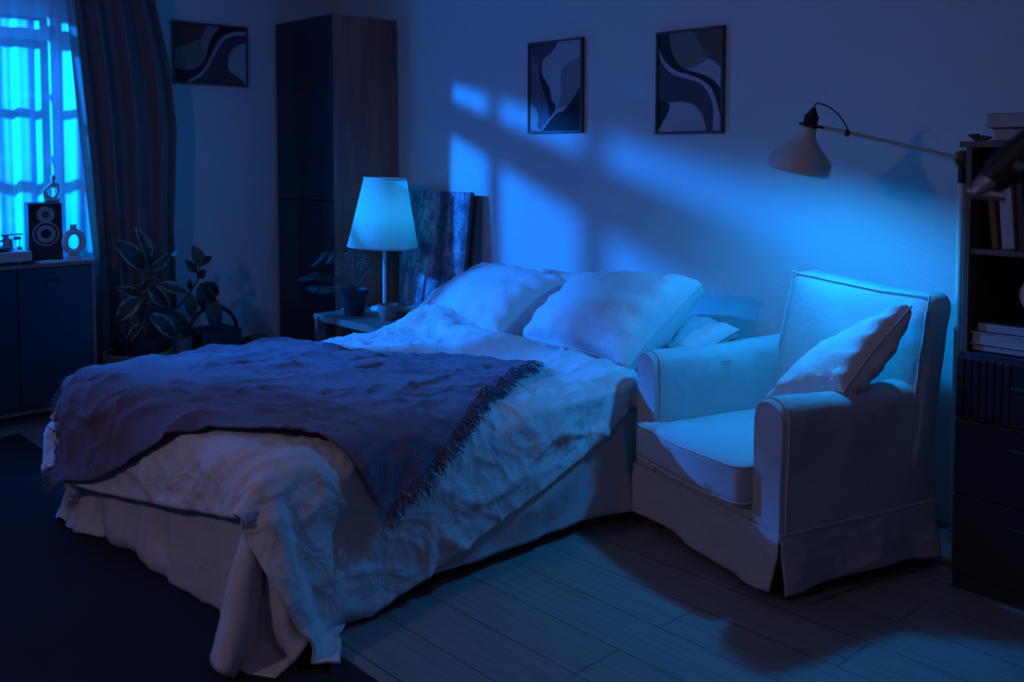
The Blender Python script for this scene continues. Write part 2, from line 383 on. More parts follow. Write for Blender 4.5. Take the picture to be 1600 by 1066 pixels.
artL = [('ar_dark', [(0, 0), (.55, 0), (.45, .12), (.25, .25), (.2, .4), (.3, .5), (.45, .7), (.35, .85), (.2, 1), (.1, .85), (0, .7)]),
        ('ar_mid', [(0, .0), (.05, .1), (.2, .3), (.2, .45), (.35, .65), (.4, .8), (.3, .95), (.2, 1), (.1, .8), (0, .68)]),
        ('ar_light', [(.55, 0), (1, 0), (1, .18), (.75, .25), (.62, .35), (.6, .5), (.6, .62), (.55, .72), (.45, .65), (.38, .5), (.27, .36), (.25, .2), (.45, .1)]),
        ('ar_black', [(.25, .2), (.24, .34), (.4, .52), (.43, .64), (.52, .73), (.4, .86), (.36, .7), (.22, .45), (.2, .3)]),
        ('ar_grey', [(1, .18), (.75, .25), (.62, .36), (.62, .6), (.55, .78), (.75, .74), (.9, .6), (1, .5)]),
        ('ar_light', [(.6, .74), (.75, .74), (.6, .82), (.35, .95), (.26, 1), (.22, 1), (.4, .85)]),
        ('ar_black', [(1, .5), (.9, .6), (.7, .76), (.5, .82), (.3, .96), (.25, 1), (1, 1)]),
        ('ar_light', [(0, .68), (.12, .73), (.18, .85), (.16, .95), (.24, 1), (0, 1)])]
artW = [('ar_rust', [(0, 0), (.45, 0), (.36, .28), (.2, .35), (0, .42)]), ('ar_olive', [(0, .42), (.2, .36), (.32, .26), (.42, .38), (.38, .6), (.25, .72), (.1, .76), (0, .76)]),
        ('ar_grey', [(.45, 0), (.65, 0), (.5, .3), (.42, .55), (.38, .45), (.36, .28)]),
        ('ar_black', [(.64, 0), (1, 0), (1, .04), (.75, .1), (.6, .25), (.48, .55), (.36, .8), (.14, 1), (0, 1), (0, .77), (.22, .78), (.4, .62), (.5, .25)]),
        ('ar_light', [(1, .05), (.78, .1), (.62, .27), (.5, .55), (.38, .8), (.15, 1), (.2, 1), (.4, .83), (.55, .5), (.68, .25), (.85, .14), (1, .12)]),
        ('ar_dark', [(1, .13), (.8, .15), (.66, .28), (.55, .52), (.4, .83), (.2, 1), (.72, 1), (.76, .85), (.74, .55), (.82, .35), (1, .24)]),
        ('ar_light', [(1, .25), (.86, .33), (.76, .52), (.74, .72), (.8, .8), (.92, .9), (1, 1)]),
        ('ar_rust', [(.72, 1), (.76, .8), (.85, .84), (.95, .95), (.98, 1)])]
picture('upright print left of the other on the back wall, pale wave over a dark corner', lambda a, b, d: Vector((-3.900+a, YW-d, 1.563+b)), .413, .503, 'ar_light', artL)
picture('upright abstract print on the back wall nearer the reading lamp, black S-shaped band', lambda a, b, d: Vector((-2.993+a, YW-d, 1.545+b)), .392, .497, 'ar_light', artR)
picture('wide abstract print on the left wall between the curtain and the wardrobe', lambda a, b, d: Vector((XW+d, 2.557+a, 1.887+b)), .506, .388, 'ar_grey', artW)

# ------------------------------------------------------------------ curtains
rod = thing('curtain_rod', (XW+.13, 1.2, 2.6), 'dark metal curtain rod above the window', 'curtain rod')
MB().cyl((XW+.13, -.3, 2.6), (XW+.13, 2.55, 2.6), .014).build('rod', M['black'], rod, True)
for y in (-.2, 2.5): MB().box(XW, XW+.14, y-.012, y+.012, 2.585, 2.6).build('bracket', M['black'], rod)
def curtain(name, label, m, x, yl, yr, z0, z1, nf, amp, n=160, nz=40, seed=1, thick=.003):
    P = []
    for j in range(nz+1):
        z = z1 + (z0-z1)*j/nz; row = []
        for i in range(n+1):
            s_ = i/n; y = yl(z) + (yr(z)-yl(z))*s_
            ph = nf*2*PI*(s_ + .035*math.sin(7*s_+seed)) + .5*noise.noise(Vector((s_*6, z*.5, seed)))
            a = amp*(.75 + .5*noise.noise(Vector((s_*5, z*.6, seed+3))))
            row.append(Vector((x + a*math.sin(ph) + .3*a*math.sin(2.3*ph+1), y + .25*a*math.cos(ph), z)))
        P.append(row)
    b = MB(); b.grid(P); o = b.build(name, m, None, True, sharp=0)
    if thick:
        md = o.modifiers.new('thickness', 'SOLIDIFY'); md.thickness = thick
    return tag(o, label, 'curtain')
lerp = lambda z, pts: float(np.interp(z, [p[0] for p in pts], [p[1] for p in pts]))
curtain('sheer_curtain', 'translucent white voile curtain hanging over the window', M['sheer'], XW+.105, lambda z: -.15, lambda z: 2.02, .02, 2.58, 17, .013, 420, 30, 2, 0)
curtain('curtain', 'heavy taupe curtain drawn to the right side of the window', M['curtain'], XW+.20, lambda z: lerp(z, [(0, 2.0), (.9, 1.985), (1.6, 1.93), (2.4, 1.87)]), lambda z: lerp(z, [(0, 2.47), (1.0, 2.46), (1.6, 2.49), (2.0, 2.45), (2.4, 2.36)]), .015, 2.58, 4, .045, 180, 50, 5)


# ------------------------------------------------------------------ bedside table and what stands on it
ns = thing('bedside_table', (-4.6, 3.36, 0), 'low wooden bedside table between the wardrobe and the bed', 'table')
MB().box(-4.948, -4.19, 3.0, 3.70, .462, .5, .003).build('table_top', M['wood_table'], ns)
for x in (-4.945, -4.245):
    for y in (3.005, 3.645): MB().box(x, x+.05, y, y+.05, .0, .462, .002).build('leg', M['wood_table'], ns)
MB().box(-4.93, -4.21, 3.03, 3.68, .15, .17, .002).build('shelf', M['wood_table'], ns)

lx, ly = -4.785, 3.40
bl_ = thing('table_lamp', (lx, ly, .5), 'lit table lamp with pleated tapered shade on the bedside table', 'lamp')
MB().lathe([(.0, 0), (.085, 0), (.088, .008), (.08, .016), (.02, .022), (.012, .03)], (lx, ly, .5)).build('base', M['white'], bl_, True)
MB().cyl((lx, ly, .525), (lx, ly, .985), .011).build('pole', M['white'], bl_, True)
MB().lathe([(.0, .48), (.018, .48), (.018, .53), (.0, .53)], (lx, ly, .5)).build('socket', M['white'], bl_, True)
b = MB(); b.ball((lx, ly, 1.06), .03, (1, 1, 1.2)); bulb = b.build('bulb', sheer_mat('frosted_bulb', (.8, .8, .8), .7), bl_, True)
T = Matrix.Rotation(math.radians(2.5), 4, Vector((-.731, .682, 0)))
pl = lambda a, i: .007*math.sin(a*96)
sh = MB().lathe([(.212 + (.128-.212)*k/10, -.205 + .41*k/10) for k in range(11)], (lx, ly, 1.092), 480, T, pl)
fs = [f for f in sh.bm.faces if len(f.verts) > 4]; bmesh.ops.delete(sh.bm, geom=fs, context='FACES')
sh = sh.build('lamp_shade', M['shade'], bl_, True, sharp=0)
for r, z in ((.213, -.205), (.128, .205)):
    b = MB(); b.torus((lx, ly, 1.092) + Vector((0, 0, 0)) if False else T @ Vector((0, 0, z)) + Vector((lx, ly, 1.092)), r, .004, T, 64, 6, 1.6)
    b.build('rim_trim', M['white'], sh, True)
b = MB()
for k in range(3):
    a = k*2*PI/3; b.cyl((lx, ly, 1.02), (lx + .17*math.cos(a), ly + .17*math.sin(a), 1.02), .002, seg=6)
b.build('shade_ring', M['steel'], bl_)

def palm(cx, cy, z0):
    t = thing('potted_palm', (cx, cy, z0), 'small feathery palm in a dark pot on the bedside table', 'plant')
    MB().lathe([(.0, 0), (.058, 0), (.074, .125), (.084, .125), (.086, .155), (.078, .155), (.074, .135), (.0, .135)], (cx, cy, z0)).build('pot', M['potdark'], t, True)
    MB().lathe([(0, .134), (.073, .136), (0, .14)], (cx, cy, z0), 24).build('soil', M['soil'], t)
    rnd = random.Random(3)
    Rt = Vector((.682, .731, 0)); Fw = Vector((-.731, .682, 0))
    fr = [(-1.0, .32, .10, -.12), (-.75, .25, .20, .1), (-.5, .16, .23, -.2), (1.0, .30, .17, .02), (.7, .18, .17, -.3), (.25, .12, .25, .3), (-.9, .30, .02, .25), (-.15, .10, .21, .5), (.5, .13, .21, .45), (-.3, .2, .1, -.6)]
    for sx, ln, up, dp in fr:
        base = Vector((cx, cy, z0+.14)); dr = (Rt*sx + Fw*dp).normalized()
        pts = [base + dr*(ln*s_) + Vector((0, 0, up*math.sin(min(1, s_*1.15)*PI*.62) * (1.15 if s_ < .7 else 1.15-(s_-.7)))) for s_ in [k/12 for k in range(13)]]
        b = MB(); b.tube(pts, [.0028*(1-.7*k/12) for k in range(13)], 6)
        side = dr.cross(Vector((0, 0, 1))).normalized()
        for k in range(16):
            s_ = .28 + .72*k/15; i = min(11, int(s_*12)); f_ = s_*12-i; p = pts[i].lerp(pts[i+1], f_)
            tg = (pts[i+1]-pts[i]).normalized()
            for sg in (-1, 1):
                l_ = .055*math.sin(PI*(.15+.8*(k/15)))+.010; d_ = (side*sg*.8 + tg*.55 + Vector((0, 0, -.7-.5*rnd.random()))).normalized()
                q = p + d_*l_; n_ = tg*.0022
                v = [b.bm.verts.new(x) for x in (p, p+d_*l_*.5+n_, q, p+d_*l_*.5-n_)]; b.bm.faces.new(v)
        b.build('frond', M['palm'], t, True, sharp=0)
palm(-4.735, 3.145, .5)

cup = thing('cup', (-4.47, 3.20, .5), 'rounded cup with a handle on the bedside table', 'cup')
MB().lathe([(0, 0), (.034, 0), (.04, .006), (.062, .05), (.06, .09), (.056, .09), (.057, .05), (.036, .012), (0, .01)], (-4.47, 3.20, .5)).build('cup_body', mat('cup_glaze', (.26, .2, .19), .4), cup, True)
b = MB(); Rt = Vector((.682, .731, 0))
b.tube([Vector((-4.47, 3.20, .5)) + Rt*(.055 + .034*math.sin(a)) + Vector((0, 0, .052 + .027*math.cos(a))) for a in [k*PI/10 for k in range(11)]], .0055, 8)
b.build('handle', mat('cup_glaze_handle', (.26, .2, .19), .4), cup, True)
tr = thing('bowl', (-4.855, 3.20, .5), 'small shallow pale dish behind the potted palm', 'bowl')
MB().lathe([(0, 0), (.03, 0), (.055, .02), (.053, .022), (.03, .005), (0, .004)], (-4.855, 3.20, .5)).build('dish', M['white'], tr, True)

def book(x0, x1, y0, y1, z0, z1, cover, label, group, T=None, spine='-y', loc=None, name='book'):
    t = thing(name, loc or ((x0+x1)/2, (y0+y1)/2, z0), label, 'book', group)
    c = .003; b = MB()
    th = (x1-x0) < (z1-z0)
    if th:   # standing, spine towards -y
        b.box(x0, x0+c, y0, y1, z0, z1, .0008, T).box(x1-c, x1, y0, y1, z0, z1, .0008, T).box(x0, x1, y0, y0+c, z0, z1, .0008, T); b.build('cover', M[cover], t)
        MB().box(x0+c, x1-c, y0+c, y1-.006, z0+.004, z1-.004, 0, T).build('pages', M['paper'], t)
    else:    # lying, page edge or spine towards -y
        b.box(x0, x1, y0, y1, z0, z0+c, .0008, T).box(x0, x1, y0, y1, z1-c, z1, .0008, T)
        if spine == '-y': b.box(x0, x1, y0, y0+c, z0, z1, .0008, T)
        else: b.box(x0, x1, y1-c, y1, z0, z1, .0008, T)
        b.build('cover', M[cover], t)
        MB().box(x0+.006, x1-.006, y0+(.004 if spine == '-y' else .006), y1-.005, z0+c, z1-c, 0, T).build('pages', M['paper'], t)
    return t
T = Matrix.Translation((-4.42, 3.40, 0)) @ Matrix.Rotation(.25, 4, 'Z') @ Matrix.Translation((4.42, -3.40, 0))
book(-4.55, -4.28, 3.30, 3.49, .5, .535, 'bk_black', 'thick dark book lying on the bedside table beside the bed', None, T)
book(-4.54, -4.30, 3.31, 3.48, .535, .550, 'bk_white', 'thin pale book on top of the thick dark book on the bedside table', None, T)

# painted boards leaning behind the lamp
def board(label, x, w, yb, yt, z0, h, th, m, edge):
    t = thing('painted_board', (x+w/2, yb, z0), label, 'painting')
    ang = math.atan2(yt-yb, h)
    T = Matrix.Translation((x+w/2, yb, z0)) @ Matrix.Rotation(-ang, 4, 'X')
    b = MB(); b.box(-w/2, w/2, .0, th, 0, h, .002, T); b.build('panel', edge, t)
    b = MB(); b.box(-w/2+.001, w/2-.001, -.003, .0, .001, h-.001, 0); o = b.build('painted_face', m, None)
    o.parent = t; o.rotation_euler.x = -ang
board('distressed abstract painting on a board leaning on the wall behind the lamp', -4.915, .605, 3.600, 3.690, .502, .725, .028, M['paint'], M['frame'])
board('brown back board standing behind the distressed painting, only its right edge showing', -4.895, .60, 3.665, 3.735, .502, .70, .022, M['wood_case'], M['wood_case'])

# ------------------------------------------------------------------ bed
bed = thing('bed', (-3.215, 2.49, 0), 'low double bed with its head against the back wall', 'bed')
BX0, BX1, BY0, BY1 = -3.965, -2.465, 1.335, 3.70
MB().box(BX0+.03, BX1-.03, BY0+.03, BY1-.02, .10, .27, .01).build('bed_base', M['dark_m'], bed)
b = MB(); b.rbox((BX0, BY0, .27), (BX1, BY1, .512), .065, 10); b.build('mattress', M['sheet'], bed, True)
for x in (BX0+.12, BX1-.12):
    for y in (BY0+.35, BY1-.15): MB().cyl((x, y, .0), (x, y, .10), .025, .03).build('leg', M['legwood'], bed, True)

# the three cloths are let fall over the mattress with Blender's cloth solver, on coarse grids, and refined afterwards
def collide(o, th):
    o.modifiers.new('collision', 'COLLISION'); o.collision.thickness_outer = th; o.collision.thickness_inner = .02; o.collision.cloth_friction = 15
    return o
def temp(b, name): return b.build(name, M['sheet'])
def drop_cloth(corners, nu, nv, z0, grow, bend, mass, th, frames, amp, fr, seed):
    rng = random.Random(seed); waves = [(rng.uniform(0, 2*PI), rng.uniform(*fr), rng.uniform(0, 2*PI)) for _ in range(14)]
    P00, P10, P11, P01 = [np.array(c, float) for c in corners]
    u = np.linspace(0, 1, nu)[None, :, None]; v = np.linspace(0, 1, nv)[:, None, None]
    P = (1-u)*(1-v)*P00 + u*(1-v)*P10 + u*v*P11 + (1-u)*v*P01
    X, Y = P[..., 0], P[..., 1]; Z = np.full_like(X, z0)
    for a, k, ph in waves: Z = Z + np.sin((X*math.cos(a)+Y*math.sin(a))*k+ph)*amp/math.sqrt(14)
    V = np.stack([X, Y, Z], -1).reshape(-1, 3)
    F = [(j*nu+i, j*nu+i+1, (j+1)*nu+i+1, (j+1)*nu+i) for j in range(nv-1) for i in range(nu-1)]
    me = bpy.data.meshes.new('falling_cloth'); me.from_pydata(V.tolist(), [], F); o = bpy.data.objects.new('falling_cloth', me); COL.objects.link(o)
    m = o.modifiers.new('cloth', 'CLOTH'); s = m.settings; s.quality = 6; s.mass = mass; s.tension_stiffness = 25; s.compression_stiffness = 25; s.shear_stiffness = 12
    s.bending_stiffness = bend; s.air_damping = 2; s.shrink_min = -grow; s.shrink_max = -grow
    cs = m.collision_settings; cs.collision_quality = 3; cs.distance_min = th; cs.use_self_collision = True; cs.self_distance_min = th*.8; cs.self_friction = 10; cs.friction = 15
    m.point_cache.frame_start = 1; m.point_cache.frame_end = frames
    for f in range(1, frames+1): SC.frame_set(f)
    e = o.evaluated_get(bpy.context.evaluated_depsgraph_get()); co = np.empty(len(V)*3); e.data.vertices.foreach_get('co', co)
    o.modifiers.clear(); me.vertices.foreach_set('co', co); me.update(); SC.frame_set(1)
    return o, co.reshape(nv, nu, 3)
tmp = []
b = MB(); b.box(-3.97, -2.46, 1.33, 3.66, .02, .52)
bmesh.ops.bevel(b.bm, geom=b.bm.edges[:]+b.bm.verts[:], offset=.07, segments=5, profile=.5, affect='EDGES'); tmp.append(collide(temp(b, 'form'), .006))
tmp.append(collide(temp(MB().box(-9, 3, -4, 8, -.5, 0), 'form'), .004))
for (x, y, rx, ry, rz, rot) in [(-3.82, 3.12, .20, .13, .10, .5), (-3.1, 2.86, .36, .08, .075, .05), (-2.62, 2.90, .17, .08, .055, -.1)]:
    b = MB(); b.ball((x, y, .52), 1, (rx, ry, rz), Matrix.Rotation(rot, 4, 'Z')); tmp.append(collide(temp(b, 'form'), .006))
o, CLOTH_SHEET = drop_cloth([(-4.30, .89), (-2.11, .97), (-1.99, 3.55), (-4.40, 3.6)], 62, 66, .56, .03, .6, .3, .006, 45, .008, (6, 25), 4); tmp.append(collide(o, .006))
o, CLOTH_DUVET = drop_cloth([(-4.12, .98), (-1.95, 1.38), (-2.40, 2.92), (-4.10, 3.35)], 78, 70, .66, .07, 1.6, .4, .010, 50, .02, (6, 22), 5); tmp.append(collide(o, .006))
t_ = np.array([.899, .438]); n_ = np.array([-.438, .899]); R_ = np.array([-2.285, 1.68])
o, CLOTH_BLANKET = drop_cloth([R_-1.64*t_, R_, R_+1.13*n_, R_-1.64*t_+1.13*n_], 74, 46, .77, .03, 1.4, .4, .008, 50, .015, (5, 18), 6); tmp.append(o)
for o in tmp:
    me = o.data; bpy.data.objects.remove(o); bpy.data.meshes.remove(me)
def upsample(P, k=2):
    def one(A):   # Catmull-Rom along axis 0
        n = A.shape[0]; out = []
        pad = np.concatenate([2*A[:1]-A[1:2], A, 2*A[-1:]-A[-2:-1]])
        for i in range(n-1):
            p0, p1, p2, p3 = pad[i:i+4]
            for j in range(k):
                t = j/k; out.append(.5*((2*p1)+(-p0+p2)*t+(2*p0-5*p1+4*p2-p3)*t*t+(-p0+3*p1-3*p2+p3)*t**3))
        out.append(A[-1]); return np.array(out)
    return one(one(P).transpose(1, 0, 2)).transpose(1, 0, 2)
def smooth(P, it):
    for _ in range(it):
        Q = P.copy(); Q[1:-1, 1:-1] = (P[1:-1, 1:-1]*4 + P[:-2, 1:-1] + P[2:, 1:-1] + P[1:-1, :-2] + P[1:-1, 2:])/8; P = Q
    return P
def drape(name, rec, m, label, cat, fn, thick, it=1, lift=0):
    P = smooth(rec, it); P = upsample(P, 3)
    du = np.gradient(P, axis=1); dv = np.gradient(P, axis=0); N = np.cross(du, dv); N /= np.linalg.norm(N, axis=2, keepdims=True)+1e-9
    nv, nu, _ = P.shape
    D = np.array([[fn(P[j, i], i/(nu-1), j/(nv-1)) for i in range(nu)] for j in range(nv)])
    P = P + N*(D[..., None] + lift); P[..., 2] = np.maximum(P[..., 2], .011 + thick*.5 + lift*.6)
    b = MB(); b.grid([[Vector(p) for p in row] for row in P]); o = b.build(name, m, None, True, sharp=0)
    md = o.modifiers.new('thickness', 'SOLIDIFY'); md.thickness = thick; md.offset = 0
    tag(o, label, cat); return o, P, N
def f_sheet(p, u, v):
    hang = max(0, min(1, (.50-p[2])/.4))*(.55 if p[0] > -2.7 and p[1] > 1.6 else 1)
    q = Vector((p[0], p[1], 0))
    return .006*ridge(p, 3.2, 1) + .003*ridge(p, 8, 2) + .002*fbm(p, 5) + hang*(.030*noise.noise(q*7 + Vector((3, 0, p[2]*.8))) + .014*noise.noise(q*17 + Vector((0, 3, p[2]))))
def f_duvet(p, u, v):
    k = max(0, min(1, .5 + 1.4*noise.noise(Vector(p)*1.7 + Vector((5, 5, 5)))))
    a = ridge((p[0]*.8+p[1]*.6, -p[0]*.6+p[1]*.8, p[2]), 3.4, 3, (.55, 1.5, 1)); c = ridge((p[0]*.3+p[1]*.95, -p[0]*.95+p[1]*.3, p[2]), 5.5, 4, (.45, 1.3, 1))
    e_ = ridge((p[0]*.9-p[1]*.4, p[0]*.4+p[1]*.9, p[2]), 7.5, 11, (.45, 1.2, 1.2))
    return .022*a*a*k + .016*c*c*(1-k) + .005*e_**3 + .007*ridge(p, 9, 5, (.6, 1, 1))**2*k + .012*fbm(p, 3.0, 2, 4) - .004
def f_blanket(p, u, v):
    q = (p[0]*.9+p[1]*.44, -p[0]*.44+p[1]*.9, p[2])
    return f_duvet(p, u, v) + .006 + .016*ridge(q, 2.6, 6, (.5, 1.4, 1))**2 + .009*ridge(q, 5.5, 9, (.5, 1.3, 1))**2 + .006*(1+fbm((q[0]*.6, q[1], q[2]), 4, 2, 8))
drape('bed_sheet', CLOTH_SHEET, M['sheet'], 'white bed sheet hanging to the floor around the mattress, under the duvet', 'sheet', f_sheet, .002, 1)
drape('duvet', CLOTH_DUVET, M['duvet'], 'crumpled white duvet spread on the bed, one corner fallen to the floor', 'duvet', f_duvet, .008, 1, .008)
thr, PB, NB = drape('throw_blanket', CLOTH_BLANKET, M['blanket'], 'dark fringed throw blanket lying across the foot of the bed over the duvet', 'blanket', f_blanket, .005, 1, .014)
# fringe along both short ends (columns 0 and -1), one mass of strands
b = MB(); rnd = random.Random(11)
for col, sg in ((-1, 1), (0, -1)):
    E_ = PB[:, col]; I_ = PB[:, -8 if col == -1 else 7]; nrm = NB[:, col]
    n_ = len(E_)
    for k in range(380):
        f_ = k/379*(n_-1.001); i = int(f_); w_ = f_-i
        p = Vector(E_[i]*(1-w_) + E_[i+1]*w_); q = Vector(I_[i]*(1-w_) + I_[i+1]*w_); nn = Vector(nrm[i])
        if nn.z < 0: nn = -nn
        out = (p-q).normalized(); al = Vector(E_[i+1]-E_[i]).normalized()
        L_ = .052 + .03*rnd.random(); bend = rnd.uniform(-1.1, 1.1); lift_ = rnd.uniform(-.3, .35)
        pts = [p - out*.006]
        d_ = (out + al*bend*.5 + nn*lift_*.5).normalized()
        for s_ in range(1, 5):
            d_ = (d_ + al*rnd.uniform(-.6, .6) + nn*(-.12 if out.z > -.5 else .03) + Vector((0, 0, -.05))).normalized(); x = pts[-1] + d_*L_/4; x.z = max(x.z, .006); pts.append(x)
        b.tube(pts, [.0022, .002, .0018, .0018, .0012], 4)
fr = b.build('fringe', M['blanket'], thr, True, sharp=0); fr['kind'] = 'stuff'; fr['label'] = 'dark twisted fringe strands'

# ------------------------------------------------------------------ pillows
def pillow(name, corners, th, label, cat, m, seed, group=None, n=46, dent=.0, cr=1.0, pinch=.10, part_group=None):
    A, B, C_, D_ = [Vector(c) for c in corners]    # bl, br, tr, tl
    nrm = (B-A).cross(D_-A).normalized(); w = ((B-A).length + (C_-D_).length)/2; h = ((D_-A).length + (C_-B).length)/2
    ctr = (A+B+C_+D_)/4
    b = MB(); S = []
    for side in (1, -1):
        G = []
        for j in range(n+1):
            row = []
            for i in range(n+1):
                u = i/n*2-1; v = j/n*2-1
                u = math.sin(u*PI/2)*.55 + u*.45; v = math.sin(v*PI/2)*.55 + v*.45
                # sides pulled in between the corners
                uu = u*(1 - pinch*(1-v*v)*abs(u)**2*.6); vv = v*(1 - pinch*(1-u*u)*abs(v)**2)
                s_, t_ = (uu+1)/2, (vv+1)/2
                p = A.lerp(B, s_).lerp(D_.lerp(C_, s_), t_)
                e = max(0, (1-u**2))**.5 * max(0, (1-v**2))**.5
                hgt = th*.5*(e**.55)
                au, av = 1-abs(u), 1-abs(v)
                # gathers running in from the seams and corners
                g_ = .010*math.sin(u*17 + 2*noise.noise(Vector((v*2, seed, 0))))*math.exp(-av*4.5)*min(1, av*9) + .010*math.sin(v*14 + seed)*math.exp(-au*4.5)*min(1, au*9)
                q = Vector((u*w/2, v*h/2, side))
                rr = (.012*ridge(q, 3.1, seed + side, (1, .7, 1)) + .006*ridge(q, 7, seed+5+side) + .008*fbm(q, 2.3, 2, seed))*min(1, e*2.2)*cr
                p = p + nrm*side*(hgt + g_ + rr*(hgt/(th*.5))**.3 - dent*math.exp(-((u-.1)**2+(v+.1)**2)*5)*side)
                row.append(p)
            G.append(row)
        S.append(G)
    b.grid(S[0]); b.grid(S[1])
    bmesh.ops.remove_doubles(b.bm, verts=b.bm.verts, dist=.0004)
    t = thing(name, (ctr.x, ctr.y, min(c.z for c in (A, B, C_, D_))), label, cat, group)
    b.build('pillowcase' if cat == 'pillow' else 'cover', m, t, True, sharp=0)
    # welted seam
    e = []
    for (i0, j0, di, dj) in ((0, 0, 1, 0), (n, 0, 0, 1), (n, n, -1, 0), (0, n, 0, -1)):
        for k in range(n): e.append((S[0][j0+dj*k][i0+di*k] + S[1][j0+dj*k][i0+di*k])/2)
    e.append(e[0]); b = MB(); b.tube(e, .003, 6); b.build('seam', m, t, True, sharp=0)
    return t
G_ = None
pillow('pillow', [(-4.12, 3.14, .56), (-3.36, 3.06, .57), (-3.24, 3.43, .80), (-3.95, 3.50, .80)], .30, 'large white pillow leaning on the wall nearest the table lamp', 'pillow', M['pillow'], 1, G_)
pillow('pillow', [(-3.27, 3.13, .57), (-2.50, 2.97, .58), (-2.40, 3.34, .90), (-3.14, 3.42, .83)], .30, 'large white pillow leaning in the middle of the bed head, nearer the armchair', 'pillow', M['pillow'], 2, G_)
pillow('pillow', [(-2.92, 3.50, .565), (-2.38, 3.20, .575), (-2.32, 3.50, .695), (-2.86, 3.68, .68)], .14, 'small white pillow peeping out beside the armchair, behind the large pillow', 'pillow', M['pillow'], 3, G_)
pillow('pillow', [(-3.60, 3.58, .55), (-3.12, 3.58, .55), (-3.12, 3.65, .845), (-3.66, 3.65, .83)], .11, 'white pillow standing at the wall, only its top showing between the two large pillows', 'pillow', M['pillow'], 4, G_)

# ------------------------------------------------------------------ armchair (local axes: x across, y towards the back)
RZ = math.radians(-16)
ch = thing('armchair', (-2.33, 2.87, 0), 'white armchair in a loose skirted slipcover between the bed and the bookcase', 'armchair', None, RZ)
def chb(b, name, m, parent=ch, smooth=True, sharp=50): return b.build(name, m, parent, smooth, True, sharp)
def wr(p, k=1.0, seed=0, side=None):
    p = Vector(p); return p + Vector((fbm(p, 4, 2, seed+1), fbm(p, 4, 2, seed+2), fbm(p, 4, 2, seed+3)))*.005*k
for x, y in ((.03, .045), (.675, .045), (.06, .66), (.66, .66)):
    chb(MB().cyl((x, y, .0), (x, y, .10), .017, .024, 20), 'leg', M['legwood'])
# body under the cushion
b = MB(); b.rbox((.0, .025, .09), (.70, .72, .305), .02, 8); chb(b, 'seat_base', M['slip'])
# arms
def arm(x0, x1, zt, sgn, seed):
    def prof(k, n=36):
        pass
    w = x1-x0; r = w*.54; pts = []
    pts.append((x1, .235)); pts.append((x1+.004*sgn*(1 if sgn > 0 else 0), .40)); 
    zc = zt - r*.92
    # outer side up, round top rolling slightly out, inner side down
    out = []
    for k in range(8): t = k/7; out.append((x1, .235 + (zc-.235)*t))
    for k in range(1, 16):
        a = PI*k/16; out.append(((x0+x1)/2 + math.cos(a)*(w/2 + .012*math.sin(a)**2), zc + math.sin(a)*r*.92))
    for k in range(8): t = k/7; out.append((x0, zc - (zc-.235)*t))
    b = MB(); nv = 26; rows = []
    for j in range(nv+1):
        t = j/nv; y = .0 + .70*t; row = []
        inset = .012*(1 - min(1, t*14))**2          # softly rounded front edge
        for i, (x, z) in enumerate(out):
            cx_ = (x0+x1)/2; xx = cx_ + (x-cx_)*(1-inset*6); zz = z - (inset*1.2 if z > zc else 0)
            sag = -.012*math.sin(PI*t)*(1 if z > zc else 0)
            crs = .004*ridge((xx, y*.6, zz), 7, seed)*(1 if t > .05 else 0)
            outw = 1 if i < 15 else -1
            p = wr((xx + outw*crs, y, zz + sag), 1, seed)
            row.append(p)
        rows.append(row)
    V = b.grid(rows)
    b.bm.faces.new(V[0]); b.bm.faces.new(V[-1][::-1])
    o = chb(b, 'arm', M['slip'])
    fr_ = [Vector((p.x, p.y-.001, p.z)) for p in rows[1]]
    b = MB(); b.tube(fr_, .0038, 8); chb(b, 'piping', M['slip_seam'], o)
arm(.622, .760, .665, 1, 3)
arm(-.050, .078, .700, -1, 5)
# front panel below the cushion, gathered towards the right arm
b = MB(); rows = []
for j in range(17):
    z = .225 + (.315-.225)*j/16; row = []
    for i in range(61):
        x = .06 + (.64-.06)*i/60
        y = .003 - .010*math.sin(PI*(i/60)) + .005*math.sin(i*.9 + j*.35)*math.exp(-(60-i)/10) + .004*ridge((x, z*1.5, 0), 9, 4)
        row.append(Vector((x, y, z)))
    rows.append(row)
b.grid(rows); chb(b, 'front_panel', M['slip'])
